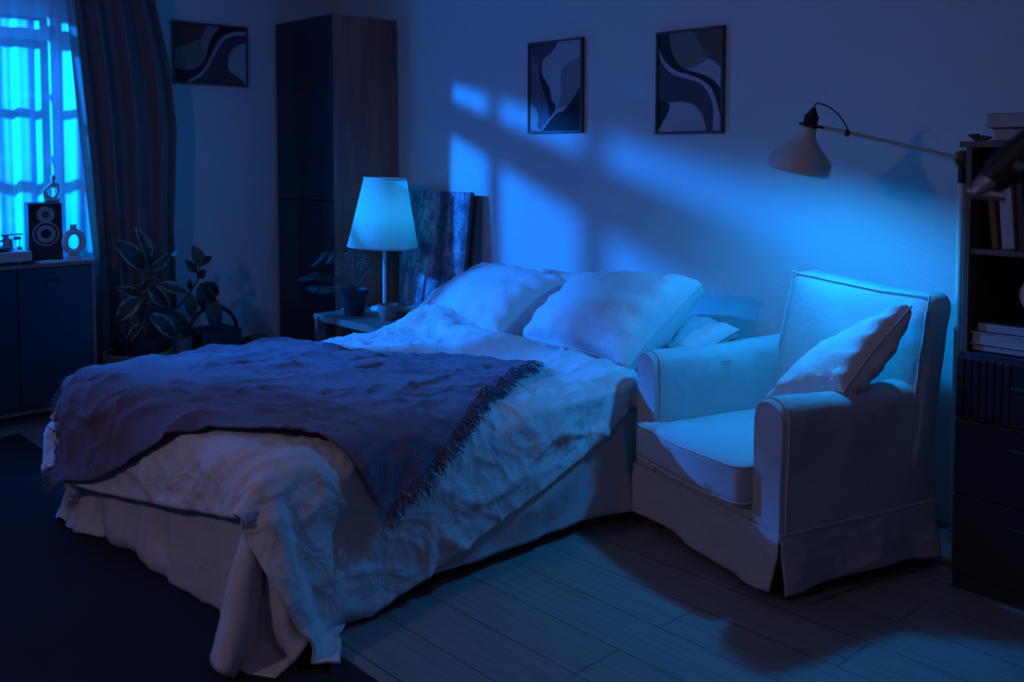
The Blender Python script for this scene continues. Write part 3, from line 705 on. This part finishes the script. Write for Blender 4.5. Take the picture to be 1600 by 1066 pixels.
# skirt: hangs from the seam at z=.232, open in a pleat at the front right corner
b = MB(); rows = []
x0, x1, y0, y1 = -.055, .764, -.008, .705
def perim(s):
    r_ = .018; Ls = [(x1-x0), (y1-y0)]; P_ = [(x1, y0), (x1, y1), (x0, y1), (x0, y0), (x1, y0)]
    Ln = [math.dist(P_[k], P_[k+1]) for k in range(4)]; T_ = sum(Ln); d = s*T_
    for k in range(4):
        if d <= Ln[k] + 1e-9 or k == 3:
            f = d/Ln[k]; a, c = P_[k], P_[k+1]; nx_, ny_ = [(1, 0), (0, 1), (-1, 0), (0, -1)][k]
            return a[0]+(c[0]-a[0])*f, a[1]+(c[1]-a[1])*f, nx_, ny_, k, f
        d -= Ln[k]
nS = 260
for j in range(23):
    t = j/22; row = []
    for i in range(nS+1):
        s_ = i/nS; x, y, nx_, ny_, k, f = perim(s_)
        hem = .040 + .012*fbm((x, y, 0), 3, 2, 9) - (.018 if (k == 0 and f < .12) else 0)
        if k == 3: hem = .058 - .018*f + .008*math.sin(f*7)
        if k == 0: hem = .046 + .012*math.sin(f*PI)
        z = .236*(1-t) + hem*t
        fl = .012*t + .008*t*math.sin(s_*60 + 2*noise.noise(Vector((s_*9, 0, 3)))) + .005*ridge((x*1.0, y*1.0, z*2), 6, 12)
        cf = min(f, 1-f); cor = .016*t*math.exp(-cf*9)
        x += nx_*(fl+cor); y += ny_*(fl+cor)
        gap = .030*t**1.6
        if k == 3 and f > .90: x -= gap*(f-.90)*10; y += .012*t*(f-.9)*10
        if k == 0 and f < .08: y += gap*.2*(1-f/.08); x -= .008*t*(1-f/.08)
        row.append(Vector((x, y, z)))
    rows.append(row)
b.grid(rows); sk = chb(b, 'skirt', M['slip'], sharp=0)
md = sk.modifiers.new('thickness', 'SOLIDIFY'); md.thickness = .002
b = MB(); b.tube([p + Vector((0, 0, .002)) for p in rows[0]], .0035, 6); chb(b, 'seam', M['slip_seam'], sk)
# backrest, leaning, a little wider at the bottom
def dback(p):
    t = (p.z-.30)/.685; lean = .10*max(0, t)**1.3
    cx_ = .40 + .025*t; x = cx_ + (p.x-.40)*(1 + .06*(1-t))
    y = p.y + lean; 
    front = p.y < .62
    if front: y -= .035*math.sin(PI*min(1, max(0, (p.x-.06)/.68)))*math.sin(PI*min(1, max(0, t)))
    z = p.z + (.022*(.5-((p.x-.06)/.68)) if t > .5 else 0)*t - .012*math.sin(PI*(p.x-.06)/.68)*max(0, t)**4
    q = Vector((x, y, z)); c = .006*ridge((x, z, y), 4, 21)
    return wr(q + Vector((0, -c if front else c, 0)), 1.4, 20)
b = MB(); b.rbox((.06, .56, .30), (.745, .69, .975), .05, 22, dback); bk = chb(b, 'backrest', M['slip'])
b = MB()
for xs in (.072, .733):
    pts = [dback(Vector((xs, .568, .42 + .545*k/20))) + Vector((0, -.002, 0)) for k in range(21)]; b.tube(pts, .0038, 8)
pts = [dback(Vector((.072 + .661*k/24, .568, .966))) + Vector((0, -.002, .001)) for k in range(25)]; b.tube(pts, .0038, 8)
chb(b, 'piping', M['slip_seam'], bk)
# seat cushion with a T-shaped front corner
def dcush(p):
    x = p.x
    if p.y < .03 and x < .15: x -= .055*min(1, (.03-p.y)/.03)*min(1, (.15-x)/.05)
    t = (p.x-.08)/.54; z = p.z + (.016*math.sin(PI*min(1, max(0, t)))*math.sin(PI*min(1, max(0, (p.y+.06)/.6))) if p.z > .4 else 0)
    y = p.y - .022*math.sin(PI*min(1, max(0, t)))*(1 if p.y < .1 else 0)
    z += (p.z-.36)*.0
    return wr(Vector((x, y, z)), 1.1, 31)
b = MB(); b.rbox((.082, -.062, .295), (.625, .565, .432), .028, 22, dcush); cu = chb(b, 'seat_cushion', M['slip'])
b = MB()
for zz in (.424, .303):
    pts = [(.085, .05), (.084, .0), (.084, -.03), (.092, -.052), (.115, -.062)] + [(.115+.48*k/12, -.062) for k in range(1, 12)] + [(.598, -.062), (.616, -.05), (.624, -.03), (.624, .0)]
    b.tube([dcush(Vector((x, y, zz))) for x, y in pts], .0042, 8)
chb(b, 'piping', M['slip_seam'], cu)

Rm = Matrix.Rotation(RZ, 3, 'Z'); O_ = Vector((-2.33, 2.87, 0))
cw = lambda u, v, z: O_ + Rm @ Vector((u, v, z))
pillow('cushion', [cw(.38, .27, .52), cw(.72, .30, .655), cw(.80, .52, .94), cw(.36, .52, .62)], .17, 'rumpled white throw cushion slumped on the right arm of the armchair', 'cushion', M['pillow'], 7, pinch=.16, n=40)

# ------------------------------------------------------------------ floor reading lamp
fl = thing('floor_lamp', (-1.415, 3.52, 0), 'cream reading floor lamp with a long arm standing behind the armchair', 'lamp')
px_, py_ = -1.415, 3.52
MB().lathe([(0, 0), (.135, 0), (.14, .006), (.14, .022), (.132, .028), (0, .03)], (px_, py_, 0), 64).build('base', M['cream'], fl, True)
MB().cyl((px_, py_, .028), (px_, py_, 1.35), .0125).build('pole', M['cream'], fl, True)
b = MB(); b.cyl((px_, py_, 1.345), (px_, py_, 1.40), .0135).cyl((px_+.012, py_, 1.375), (px_+.036, py_-.0, 1.375), .003); b.build('collar', M['black'], fl, True)
T = Matrix.Rotation(PI/2, 4, 'X') ; T = Matrix.Rotation(math.radians(43), 4, 'Z') @ T
b = MB(); b.lathe([(0, -.016), (.022, -.016), (.030, -.012), (.033, 0), (.030, .012), (.022, .016), (0, .016)], (px_, py_, 1.43), 32, T)
b.lathe([(0, .016), (.012, .016), (.012, .028), (0, .028)], (px_, py_, 1.43), 20, T); b.build('joint', M['brass'], fl, True)
Rt = Vector((.682, .731, 0)); Fw = Vector((-.731, .682, 0))
Ax = (Vector((0, 0, 1)) + Rt*.19 - Fw*.16).normalized()
rim = Vector((-1.850, 3.15, 1.387)); 
T = Ax.to_track_quat('Z', 'Y').to_matrix().to_4x4()
J = Vector((px_, py_, 1.43)); N0 = rim + Ax*.172
a1 = (J-N0).normalized()
MB().cyl(N0 + a1*.05, J, .0095).build('arm', M['cream'], fl, True)
MB().cyl(N0 + a1*.018, N0 + a1*.052, .0055).build('arm_pin', M['black'], fl, True)
po = [(.110, 0), (.1105, .012), (.110, .040), (.100, .058), (.078, .080), (.055, .100), (.038, .120), (.030, .138), (.0275, .155), (.0265, .17)]
b = MB(); b.lathe(po + [(r-.002, z) for r, z in po[::-1]], rim, 64, T, closed=True)
hs = b.build('lamp_shade', M['cream'], fl, True, sharp=0)
b = MB(); b.lathe([(0, .166), (.038, .166), (.038, .173), (0, .173)], rim, 32, T)
b.lathe([(0, .17), (.018, .17), (.018, .215), (.012, .222), (.007, .235), (0, .236)], rim, 24, T)
for k in range(10):
    a = 2*PI*k/10; c_ = T @ Vector((.0215*math.cos(a), .0215*math.sin(a), .173)); d_ = T @ Vector((.0215*math.cos(a), .0215*math.sin(a), .207)); b.tube([rim+c_, rim+d_], .0038, 6)
b.build('socket', M['black'], hs, True)
b = MB(); b.ball(rim + Ax*.075, .026, (1, 1, 1)); b.build('bulb', bulb.data.materials[0], hs, True)
top = rim + Ax*.232; ea = N0 + a1*.135
cp = []
ctl = [top, top + Vector((0, 0, .018)) + Rt*.012, top + Rt*.055 + Vector((0, 0, .004)), top + Rt*.088 + Vector((0, 0, -.022)), ea + Vector((0, 0, .02)), ea + Vector((0, 0, .005))]
for i in range(len(ctl)-1):
    p0 = ctl[max(0, i-1)]; p1 = ctl[i]; p2 = ctl[i+1]; p3 = ctl[min(len(ctl)-1, i+2)]
    for k in range(8):
        t = k/8; cp.append(.5*((2*p1)+(p2-p0)*t+(2*p0-5*p1+4*p2-p3)*t*t+(3*p1-p0-3*p2+p3)*t**3))
cp.append(ctl[-1]); b = MB(); b.tube(cp, .0026, 8); b.cyl(ea - a1*.008, ea + a1*.008, .0115)
b.build('cable', M['black'], fl, True)

# ------------------------------------------------------------------ low cabinet and open bookcase on the right
cb = thing('cabinet', (-.88, 3.48, 0), 'dark low cabinet with a fluted drawer front, under the bookcase', 'cabinet')
MB().box(-1.29, -.47, 3.222, 3.76, .0, .80, .002).build('body', M['dark_m'], cb)
b = MB(); b.box(-1.287, -.475, 3.204, 3.221, .582, .785, .001)
for k in range(7): b.box(-1.278+k*.0235, -1.262+k*.0235, 3.198, 3.206, .586, .781, .002)
dr = b.build('drawer', M['dark'], cb); MB().box(-1.115, -1.0, 3.185, 3.204, .70, .712, .003).build('handle', M['black'], dr)
for z0, z1, zh in ((.33, .574, .50), (.06, .322, .25)):
    d = MB().box(-1.287, -.475, 3.204, 3.221, z0, z1, .001).build('drawer', M['dark'], cb); MB().box(-1.115, -1.0, 3.185, 3.204, zh, zh+.012, .003).build('handle', M['black'], d)

bc = thing('bookcase', (-.93, 3.5, .80), 'open wooden bookcase standing on the dark low cabinet at the right', 'bookcase')
BZ = .801; x0, x1, y0, y1 = -1.284, -.48, 3.225, 3.755
for xa in (x0, x1-.018): MB().box(xa, xa+.018, y0, y1, BZ, 1.470, .001).build('side_panel', M['wood_case'], bc)
MB().box(x0+.018, x1-.018, y1-.012, y1, BZ, 1.470).build('back_panel', M['wood_case'], bc)
MB().box(x0-.018, x1+.018, y0-.012, y1, 1.470, 1.490, .001).build('top_panel', M['wood_case'], bc)
MB().box(x0+.018, x1-.018, y0+.006, y1-.012, 1.122, 1.140, .001).build('shelf', M['wood_case'], bc)
gU = None
def tilt(px, ang, z0=1.1405): return Matrix.Translation((px, 0, z0)) @ Matrix.Rotation(ang, 4, 'Y') @ Matrix.Translation((-px, 0, -z0))
for (xa, w, h, y, ang, cov, lab) in [
    (-1.214, .024, .285, 3.27, -.11, 'bk_tan', 'slim tan brown book leaning at the left end of the upper shelf'),
    (-1.180, .042, .300, 3.262, -.085, 'bk_white', 'thick pale book leaning beside the slim tan book on the upper shelf'),
    (-1.132, .024, .28, 3.27, -.08, 'bk_brown', 'dark brown book standing right of the thick pale book on the upper shelf'),
    (-1.099, .030, .29, 3.265, -.075, 'bk_grey', 'tall greyish book leaning right of the dark brown book on the upper shelf'),
    (-1.055, .034, .27, 3.27, -.06, 'bk_plum', 'plum coloured book at the right edge of the picture on the upper shelf')]:
    T = tilt(xa if ang > 0 else xa, ang); book(xa, xa+w, y, y+.19, 1.1405, 1.1405+h, cov, lab, 'books standing on the upper shelf', T, loc=(xa+w/2, y+.09, 1.1405))
for (xa, xb, y, z0, z1, cov, lab) in [
    (-1.262, -.98, 3.245, .802, .826, 'bk_navy', 'dark blue book at the bottom of the lying stack on the lower shelf'),
    (-1.262, -.97, 3.240, .826, .866, 'bk_white', 'thick pale book in the middle of the lying stack on the lower shelf'),
    (-1.250, -.99, 3.25, .866, .900, 'bk_black', 'dark covered book topmost of the lying stack on the lower shelf')]:
    book(xa, xb, y, y+.20, z0, z1, cov, lab, 'books lying on the lower shelf', None, '+y')
book(-1.216, -.96, 3.25, 3.44, 1.490, 1.532, 'bk_black', 'book with a thin dark cover lying on top of the bookcase, under the cream book', 'books on top of the bookcase', None, '+y')
book(-1.228, -.95, 3.24, 3.45, 1.532, 1.578, 'bk_tan' if False else 'paper', 'cream thick book topmost on the bookcase', 'books on top of the bookcase', None, '-y')
pb = thing('paper_bow', (-1.265, 3.28, 1.4905), 'small black folded bow lying on the front corner of the bookcase top', 'ornament')
b = MB()
for pts in ([(-1.298, .022), (-1.270, .024), (-1.262, .003), (-1.272, .0)], [(-1.262, .003), (-1.252, .019), (-1.226, .013), (-1.24, .004), (-1.256, .0)]):
    b.prism(pts, .03, lambda a, c, t: Vector((a, 3.262 + t, 1.4905 + c)))
b.build('bow', M['black'], pb)
rv = thing('ring_vase', (-1.078, 3.33, .900), 'round white ring vase on the lying books of the lower shelf', 'vase')
T = Matrix.Rotation(PI/2, 4, 'X')
b = MB(); b.torus((-1.078, 3.33, .992), .047, .020, T, 48, 16); b.lathe([(0, 0), (.03, 0), (.022, .02), (.018, .028), (0, .028)], (-1.078, 3.33, .900), 24); b.lathe([(.014, 0), (.013, .035), (.016, .045), (.010, .045), (.009, .0)], (-1.078, 3.33, 1.052), 24)
b.build('vase_body', M['white'], rv, True)

# black jointed arm in the near foreground
ba = thing('stand', (-.47, 1.86, 0), 'black tilted stand arm with a grey clamp, blurred in front of the bookcase', 'stand')
p0 = Vector((-.628, 1.668, 1.40)); p1 = Vector((-.47, 1.86, 1.60)); d_ = (p1-p0).normalized()
MB().tube([p0, p0+d_*.04, p1, p1+d_*.05], [.022, .032, .038, .038], 20, .8).build('arm', M['black'], ba, True)
b = MB(); b.tube([p0-d_*.028, p0-d_*.015, p0+d_*.012], [.008, .017, .019], 16); b.cyl(p0-d_*.03 + Vector((-.012, 0, .004)), p0 + Vector((.03, .0, -.022)), .009, .008, 12); b.build('clamp', M['steel'], ba, True)
Q = p0 + d_*.075; Fw = Vector((-.731, .682, 0))
b = MB(); b.cyl(Q - Fw*.04, Q - Fw*.02, .010, .011, 20); b.cyl(Q - d_*.028 + Vector((0, 0, -.0)) - Fw*.034, Q - d_*.028 - Fw*.02, .007, .008, 16); b.build('knob', M['steel'], ba, True)
MB().cyl((-.47, 1.86, .62), (-.47, 1.86, 1.60), .014).build('pole', M['black'], ba, True)
MB().cyl((-.47, 1.86, .42), (-.47, 1.86, .66), .022).build('collar', M['black'], ba, True)
for a in (.2, 2.3, 4.4): MB().tube([(-.47, 1.86, .60), (-.47+.33*math.cos(a), 1.86+.33*math.sin(a), .008)], .009, 10).build('leg', M['black'], ba, True)

# ------------------------------------------------------------------ sideboard under the window
sb = thing('sideboard', (-5.55, 1.0, 0), 'long sideboard with dark doors and a wooden top, under the window', 'cabinet')
x0, x1, y0, y1, z1 = -5.70, -5.41, .1, 1.905, .865
b = MB(); b.box(x0, x1, y0, y1, z1-.020, z1, .002).box(x0, x1, y0, y0+.02, .07, z1-.02).box(x0, x1, y1-.02, y1, .07, z1-.02, .001).box(x0, x1-.01, y0+.02, y1-.02, .07, .09).box(x0, x0+.01, y0+.02, y1-.02, .09, z1-.02)
b.build('body', M['wood_side'], sb)
for y in (.15, 1.0, 1.85):
    for x in (x0+.03, x1-.05): MB().cyl((x, y, 0), (x, y, .07), .012, .016, 16).build('leg', M['black'], sb)
for ya, yb in ((.125, .565), (.57, 1.035), (1.04, 1.505), (1.51, 1.88)):
    d = MB().box(x1-.010, x1+.006, ya, yb, .095, z1-.024, .001).build('door', M['dark'], sb)
    ym = (ya+yb)/2 - .02; MB().box(x1+.003, x1+.0075, ym-.04, ym+.04, z1-.105, z1-.085, .001).build('handle', M['black'], d)
z = .865
tt = thing('turntable', (-5.57, 1.45, z), 'record player with a pale plinth at the left end of the sideboard in view', 'turntable')
MB().box(-5.70, -5.44, 1.24, 1.596, z+.016, z+.068, .004).build('plinth', M['wood_side'] if False else mat('plinth_wood', (.42, .36, .32), .5), tt)
for x in (-5.67, -5.47):
    for y in (1.27, 1.57): MB().cyl((x, y, z), (x, y, z+.016), .018).build('foot', M['black'], tt, True)
MB().lathe([(0, .068), (.118, .068), (.120, .074), (.118, .088), (.114, .090), (0, .0885)], (-5.57, 1.40, z), 64).build('platter', M['black'], tt, True)
b = MB(); b.cyl((-5.62, 1.535, z+.068), (-5.62, 1.535, z+.125), .018, .014).box(-5.635, -5.605, 1.49, 1.60, z+.145, z+.152, .001).box(-5.632, -5.608, 1.50, 1.53, z+.085, z+.15, .001).box(-5.63, -5.61, 1.555, 1.592, z+.118, z+.136, .003)
b.tube([(-5.62, 1.535, z+.125), (-5.60, 1.48, z+.115), (-5.55, 1.42, z+.100)], .005, 10); b.cyl((-5.60, 1.58, z+.068), (-5.60, 1.58, z+.125), .003).cyl((-5.60, 1.58, z+.068), (-5.60, 1.58, z+.082), .012)
b.build('tonearm', M['steel'], tt, True)
sp = thing('speaker', (-5.58, 1.697, z), 'dark bookshelf loudspeaker with pale driver rings on the sideboard', 'speaker')
MB().box(-5.685, -5.495, 1.615, 1.780, z, 1.182, .002).build('speaker_cabinet', M['black'], sp)
T = Matrix.Rotation(PI/2, 4, 'Y'); yc = 1.699; xf = -5.4955
grey = mat('driver_plate', (.34, .31, .31), .5)
w_ = MB().lathe([(0, 0), (.044, 0), (.044, .003), (.040, .005), (0, .005)], (xf, yc, 1.121), 40, T).build('tweeter_plate', grey, sp, True)
b = MB(); b.lathe([(0, .005), (.017, .005), (.015, .008), (.0, .008)], (xf, yc, 1.121), 32, T); b.build('tweeter', M['black'], w_, True)
b = MB(); b.ball((xf+.007, yc, 1.121), .006); b.build('dome', M['steel'], w_, True)
b = MB(); b.torus((xf+.001, yc, 1.017), .062, .005, T, 48, 10); wf = b.build('woofer_ring', grey, sp, True)
MB().lathe([(0, .001), (.058, .001), (.058, .003), (0, .003)], (xf, yc, 1.017), 40, T).build('woofer_surround', M['dark_m'], wf, True)
MB().lathe([(.047, .0035), (.047, .007), (.026, .004), (.026, .0035)], (xf, yc, 1.017), 40, T).build('cone', grey, wf, True)
MB().lathe([(0, .003), (.026, .003), (.02, .008), (0, .010)], (xf, yc, 1.017), 40, T).build('dust_cap', M['black'], wf, True)
sp.rotation_euler.z = math.radians(-10)
fg = thing('figurine', (-5.59, 1.72, 1.182), 'small abstract seated thinker figurine on top of the loudspeaker', 'figurine')
X = -5.59; b = MB()
def tb(pts, rr, seg=14): b.tube([(X + (p[2] if len(p) > 2 else 0), p[0]+.0, p[1]) for p in pts], rr, seg)
b.rbox((X-.020, 1.708, 1.182), (X+.020, 1.790, 1.206), .011, 6)
b.ball((X, 1.757, 1.316), .014, (1, .95, 1.35)); tb([(1.757, 1.305), (1.757, 1.290)], [.007, .009])
b.box(X-.010, X+.010, 1.745, 1.772, 1.262, 1.290, .005)
tb([(1.752, 1.284), (1.738, 1.276), (1.716, 1.252)], [.008, .007, .0065]); tb([(1.716, 1.254), (1.709, 1.240), (1.716, 1.212), (1.728, 1.192)], [.006, .009, .011, .012])
tb([(1.768, 1.286), (1.783, 1.277), (1.781, 1.240), (1.768, 1.214), (1.752, 1.205)], [.007, .0065, .0065, .008, .009])
tb([(1.716, 1.252), (1.724, 1.220), (1.745, 1.203)], [.005, .006, .008])
b.build('figure', mat('figurine_resin', (.50, .44, .38), .5), fg, True, sharp=0)
MB().box(-5.49, -5.412, 1.62, 1.880, z, z+.010, .001).build('tray', M['white']); o = bpy.data.objects['tray']; tag(o, 'flat white slab on the sideboard under the ring shaped vase', 'tray')
va = thing('ring_vase', (-5.452, 1.812, z+.010), 'matte ring shaped vase with a short neck beside the loudspeaker', 'vase')
TY = Matrix.Rotation(math.radians(20), 4, 'Z') @ T
b = MB(); zc = .969; b.torus((-5.452, 1.812, zc), .056, .0165, TY, 56, 18, 1.1)
b.lathe([(0, 0), (.034, 0), (.030, .018), (.016, .024), (0, .024)], (-5.452, 1.812, z+.010), 32)
b.lathe([(.017, -.008), (.016, .018), (.019, .026), (.014, .026), (.012, 0)], (-5.452, 1.812, zc+.068), 28)
b.build('vase_body', M['white'], va, True, sharp=0)

# ------------------------------------------------------------------ plants by the curtain
def leaf(parent, A, B, w, mats, seed, fold=.35, droop=.15):
    A = Vector(A); B = Vector(B); d = B-A; L_ = d.length; d.normalize(); rnd = random.Random(seed)
    view = Vector((.93, -.30, .2)).normalized()           # leaves mostly turn their faces to the room
    n_ = (view + Vector((rnd.uniform(-.5, .5), rnd.uniform(-.5, .5), rnd.uniform(-.2, .6)))).normalized(); n_ = (n_ - d*n_.dot(d)).normalized(); sd = d.cross(n_)
    half = L_*w*1.35; b = MB(); nl, nw = 16, 8; V = []
    for j in range(nl+1):
        t = j/nl; wt = max(0.0, math.sin(PI*t**.85))**.72*half + .0006
        c = A + d*(L_*t) + n_*(droop*L_*math.sin(PI*t)*.5); row = []
        for i in range(nw+1):
            s_ = i/nw*2-1; row.append(b.bm.verts.new(c + sd*(s_*wt) + n_*(abs(s_)*wt*fold + .0025*math.sin(t*22+i))))
        V.append(row)
    for j in range(nl):
        for i in range(nw):
            f = b.bm.faces.new((V[j][i], V[j][i+1], V[j+1][i+1], V[j+1][i])); f.material_index = 1 if (i in (0, nw-1) or (i in (1, nw-2) and rnd.random() < .25)) else 0
    bmesh.ops.remove_doubles(b.bm, verts=b.bm.verts, dist=.0005)
    o = b.build('leaf', mats, parent, True, sharp=0); md = o.modifiers.new('thickness', 'SOLIDIFY'); md.thickness = .0012
    return o
LA = [([-5.42, 2.18, 0.797], [-5.38, 1.993, 0.972], 0.16), ([-5.4, 2.204, 0.834], [-5.4, 2.132, 1.026], 0.15), ([-5.36, 2.192, 0.789], [-5.4, 2.331, 0.872], 0.13), ([-5.36, 2.32, 0.866], [-5.32, 2.355, 0.882], 0.1), ([-5.3, 2.16, 0.724], [-5.3, 2.275, 0.571], 0.16), ([-5.32, 2.105, 0.648], [-5.36, 1.998, 0.522], 0.2), ([-5.44, 2.153, 0.643], [-5.4, 2.012, 0.701], 0.12), ([-5.42, 2.266, 0.696], [-5.42, 2.437, 0.625], 0.11), ([-5.28, 2.148, 0.551], [-5.32, 2.309, 0.396], 0.16), ([-5.44, 2.154, 0.661], [-5.4, 2.242, 0.744], 0.15), ([-5.46, 2.172, 0.582], [-5.46, 2.294, 0.645], 0.14), ([-5.3, 2.118, 0.509], [-5.34, 2.047, 0.403], 0.08), ([-5.4, 2.147, 0.536], [-5.36, 2.023, 0.586], 0.12)]
LB = [([-5.45, 2.53, 0.779], [-5.41, 2.461, 0.911], 0.2), ([-5.42, 2.495, 0.748], [-5.42, 2.428, 0.826], 0.17), ([-5.45, 2.523, 0.78], [-5.49, 2.621, 0.824], 0.15), ([-5.42, 2.505, 0.716], [-5.38, 2.531, 0.764], 0.3), ([-5.42, 2.453, 0.621], [-5.42, 2.455, 0.483], 0.2), ([-5.42, 2.514, 0.679], [-5.46, 2.611, 0.475], 0.17), ([-5.44, 2.577, 0.606], [-5.4, 2.605, 0.374], 0.12), ([-5.42, 2.326, 0.526], [-5.42, 2.424, 0.392], 0.22), ([-5.5, 2.565, 0.667], [-5.54, 2.684, 0.578], 0.2), ([-5.45, 2.473, 0.641], [-5.41, 2.447, 0.712], 0.08)]
p1_ = thing('rubber_plant', (-5.36, 2.115, 0), 'cream edged rubber plant in a woven basket between the sideboard and the curtain', 'plant')
cx, cy = -5.36, 2.115
b = MB(); zs = [0, .02, .08, .14, .20, .26, .31, .335]; rs = [.150, .165, .178, .186, .190, .188, .184, .182]
prof = [(0, 0)] + list(zip(rs, zs)) + [(.172, .335), (.172, .05), (0, .05)]
b.lathe(prof, (cx, cy, 0), 96, None, lambda a, i: .012*math.sin(a*24 + i*PI)); b.build('basket', M['basket'], p1_, True, sharp=0)
b = MB(); b.torus((cx, cy, .335), .178, .009, None, 72, 8); b.build('basket_rim', M['basket'], p1_, True)
MB().lathe([(0, .05), (.11, .05), (.135, .40), (.142, .42), (.132, .42), (.12, .38), (0, .38)], (cx, cy, 0), 40).build('pot', M['potdark'], p1_, True)
MB().lathe([(0, .375), (.124, .383), (0, .39)], (cx, cy, 0), 24).build('soil', M['soil'], p1_)
MB().tube([(cx, cy, .38), (-5.38, 2.145, .52), (-5.38, 2.179, .653), (-5.38, 2.207, .780), (-5.38, 2.202, .836)], [.010, .009, .008, .006, .004], 10).build('stem', M['stem'], p1_, True)
for i, (a, c, w) in enumerate(LA): leaf(p1_, a, c, max(w, .13), [M['leaf'], M['leaf_margin']], i)
p2_ = thing('rubber_plant', (-5.43, 2.40, 0), 'smaller leaning rubber plant with a russet top leaf, right of the basket plant', 'plant')
MB().lathe([(0, 0), (.062, 0), (.072, .36), (.076, .375), (.070, .375), (.064, .34), (0, .34)], (-5.43, 2.385, 0), 36).build('pot', mat('planter_grey', (.12, .12, .13), .7), p2_, True)
MB().lathe([(0, .335), (.066, .345), (0, .35)], (-5.43, 2.385, 0), 24).build('soil', M['soil'], p2_)
MB().tube([(-5.43, 2.37, .34), (-5.43, 2.35, .46), (-5.43, 2.362, .53), (-5.43, 2.417, .585), (-5.43, 2.464, .638), (-5.43, 2.506, .699), (-5.43, 2.523, .785)], [.008, .008, .007, .007, .006, .005, .003], 10).build('stem', M['stem'], p2_, True)
for i, (a, c, w) in enumerate(LB): leaf(p2_, a, c, max(w, .15), [M['leaf_pink'], M['leaf_pink']] if i == 0 else [M['leaf'], M['leaf']], 40+i)
# dark basket with an arched handle
hb = thing('basket', (-5.50, 2.66, 0), 'dark upright basket with an arched handle on the floor by the left wall', 'basket')
MB().box(-5.62, -5.38, 2.50, 2.76, .0, .385, .008).build('basket_body', M['dark_m'], hb)
MB().tube([(-5.50, 2.63 + .155*math.cos(a), .36 + .155*math.sin(a)) for a in [PI*k/20 for k in range(21)]], .012, 12).build('handle', M['black'], hb, True)
bg = thing('bag', (-5.47, 2.92, 0), 'crumpled brownish bag on the floor between the basket and the wardrobe', 'bag')
b = MB(); b.rbox((-5.60, 2.82, 0), (-5.36, 3.02, .30), .07, 8, lambda p: Vector(p) + Vector((fbm(p, 6, 2, 1), fbm(p, 6, 2, 2), fbm(p, 6, 2, 3)))*.03*(1 if p[2] > .05 else 0)); b.build('bag_body', M['bk_brown'], bg, True)
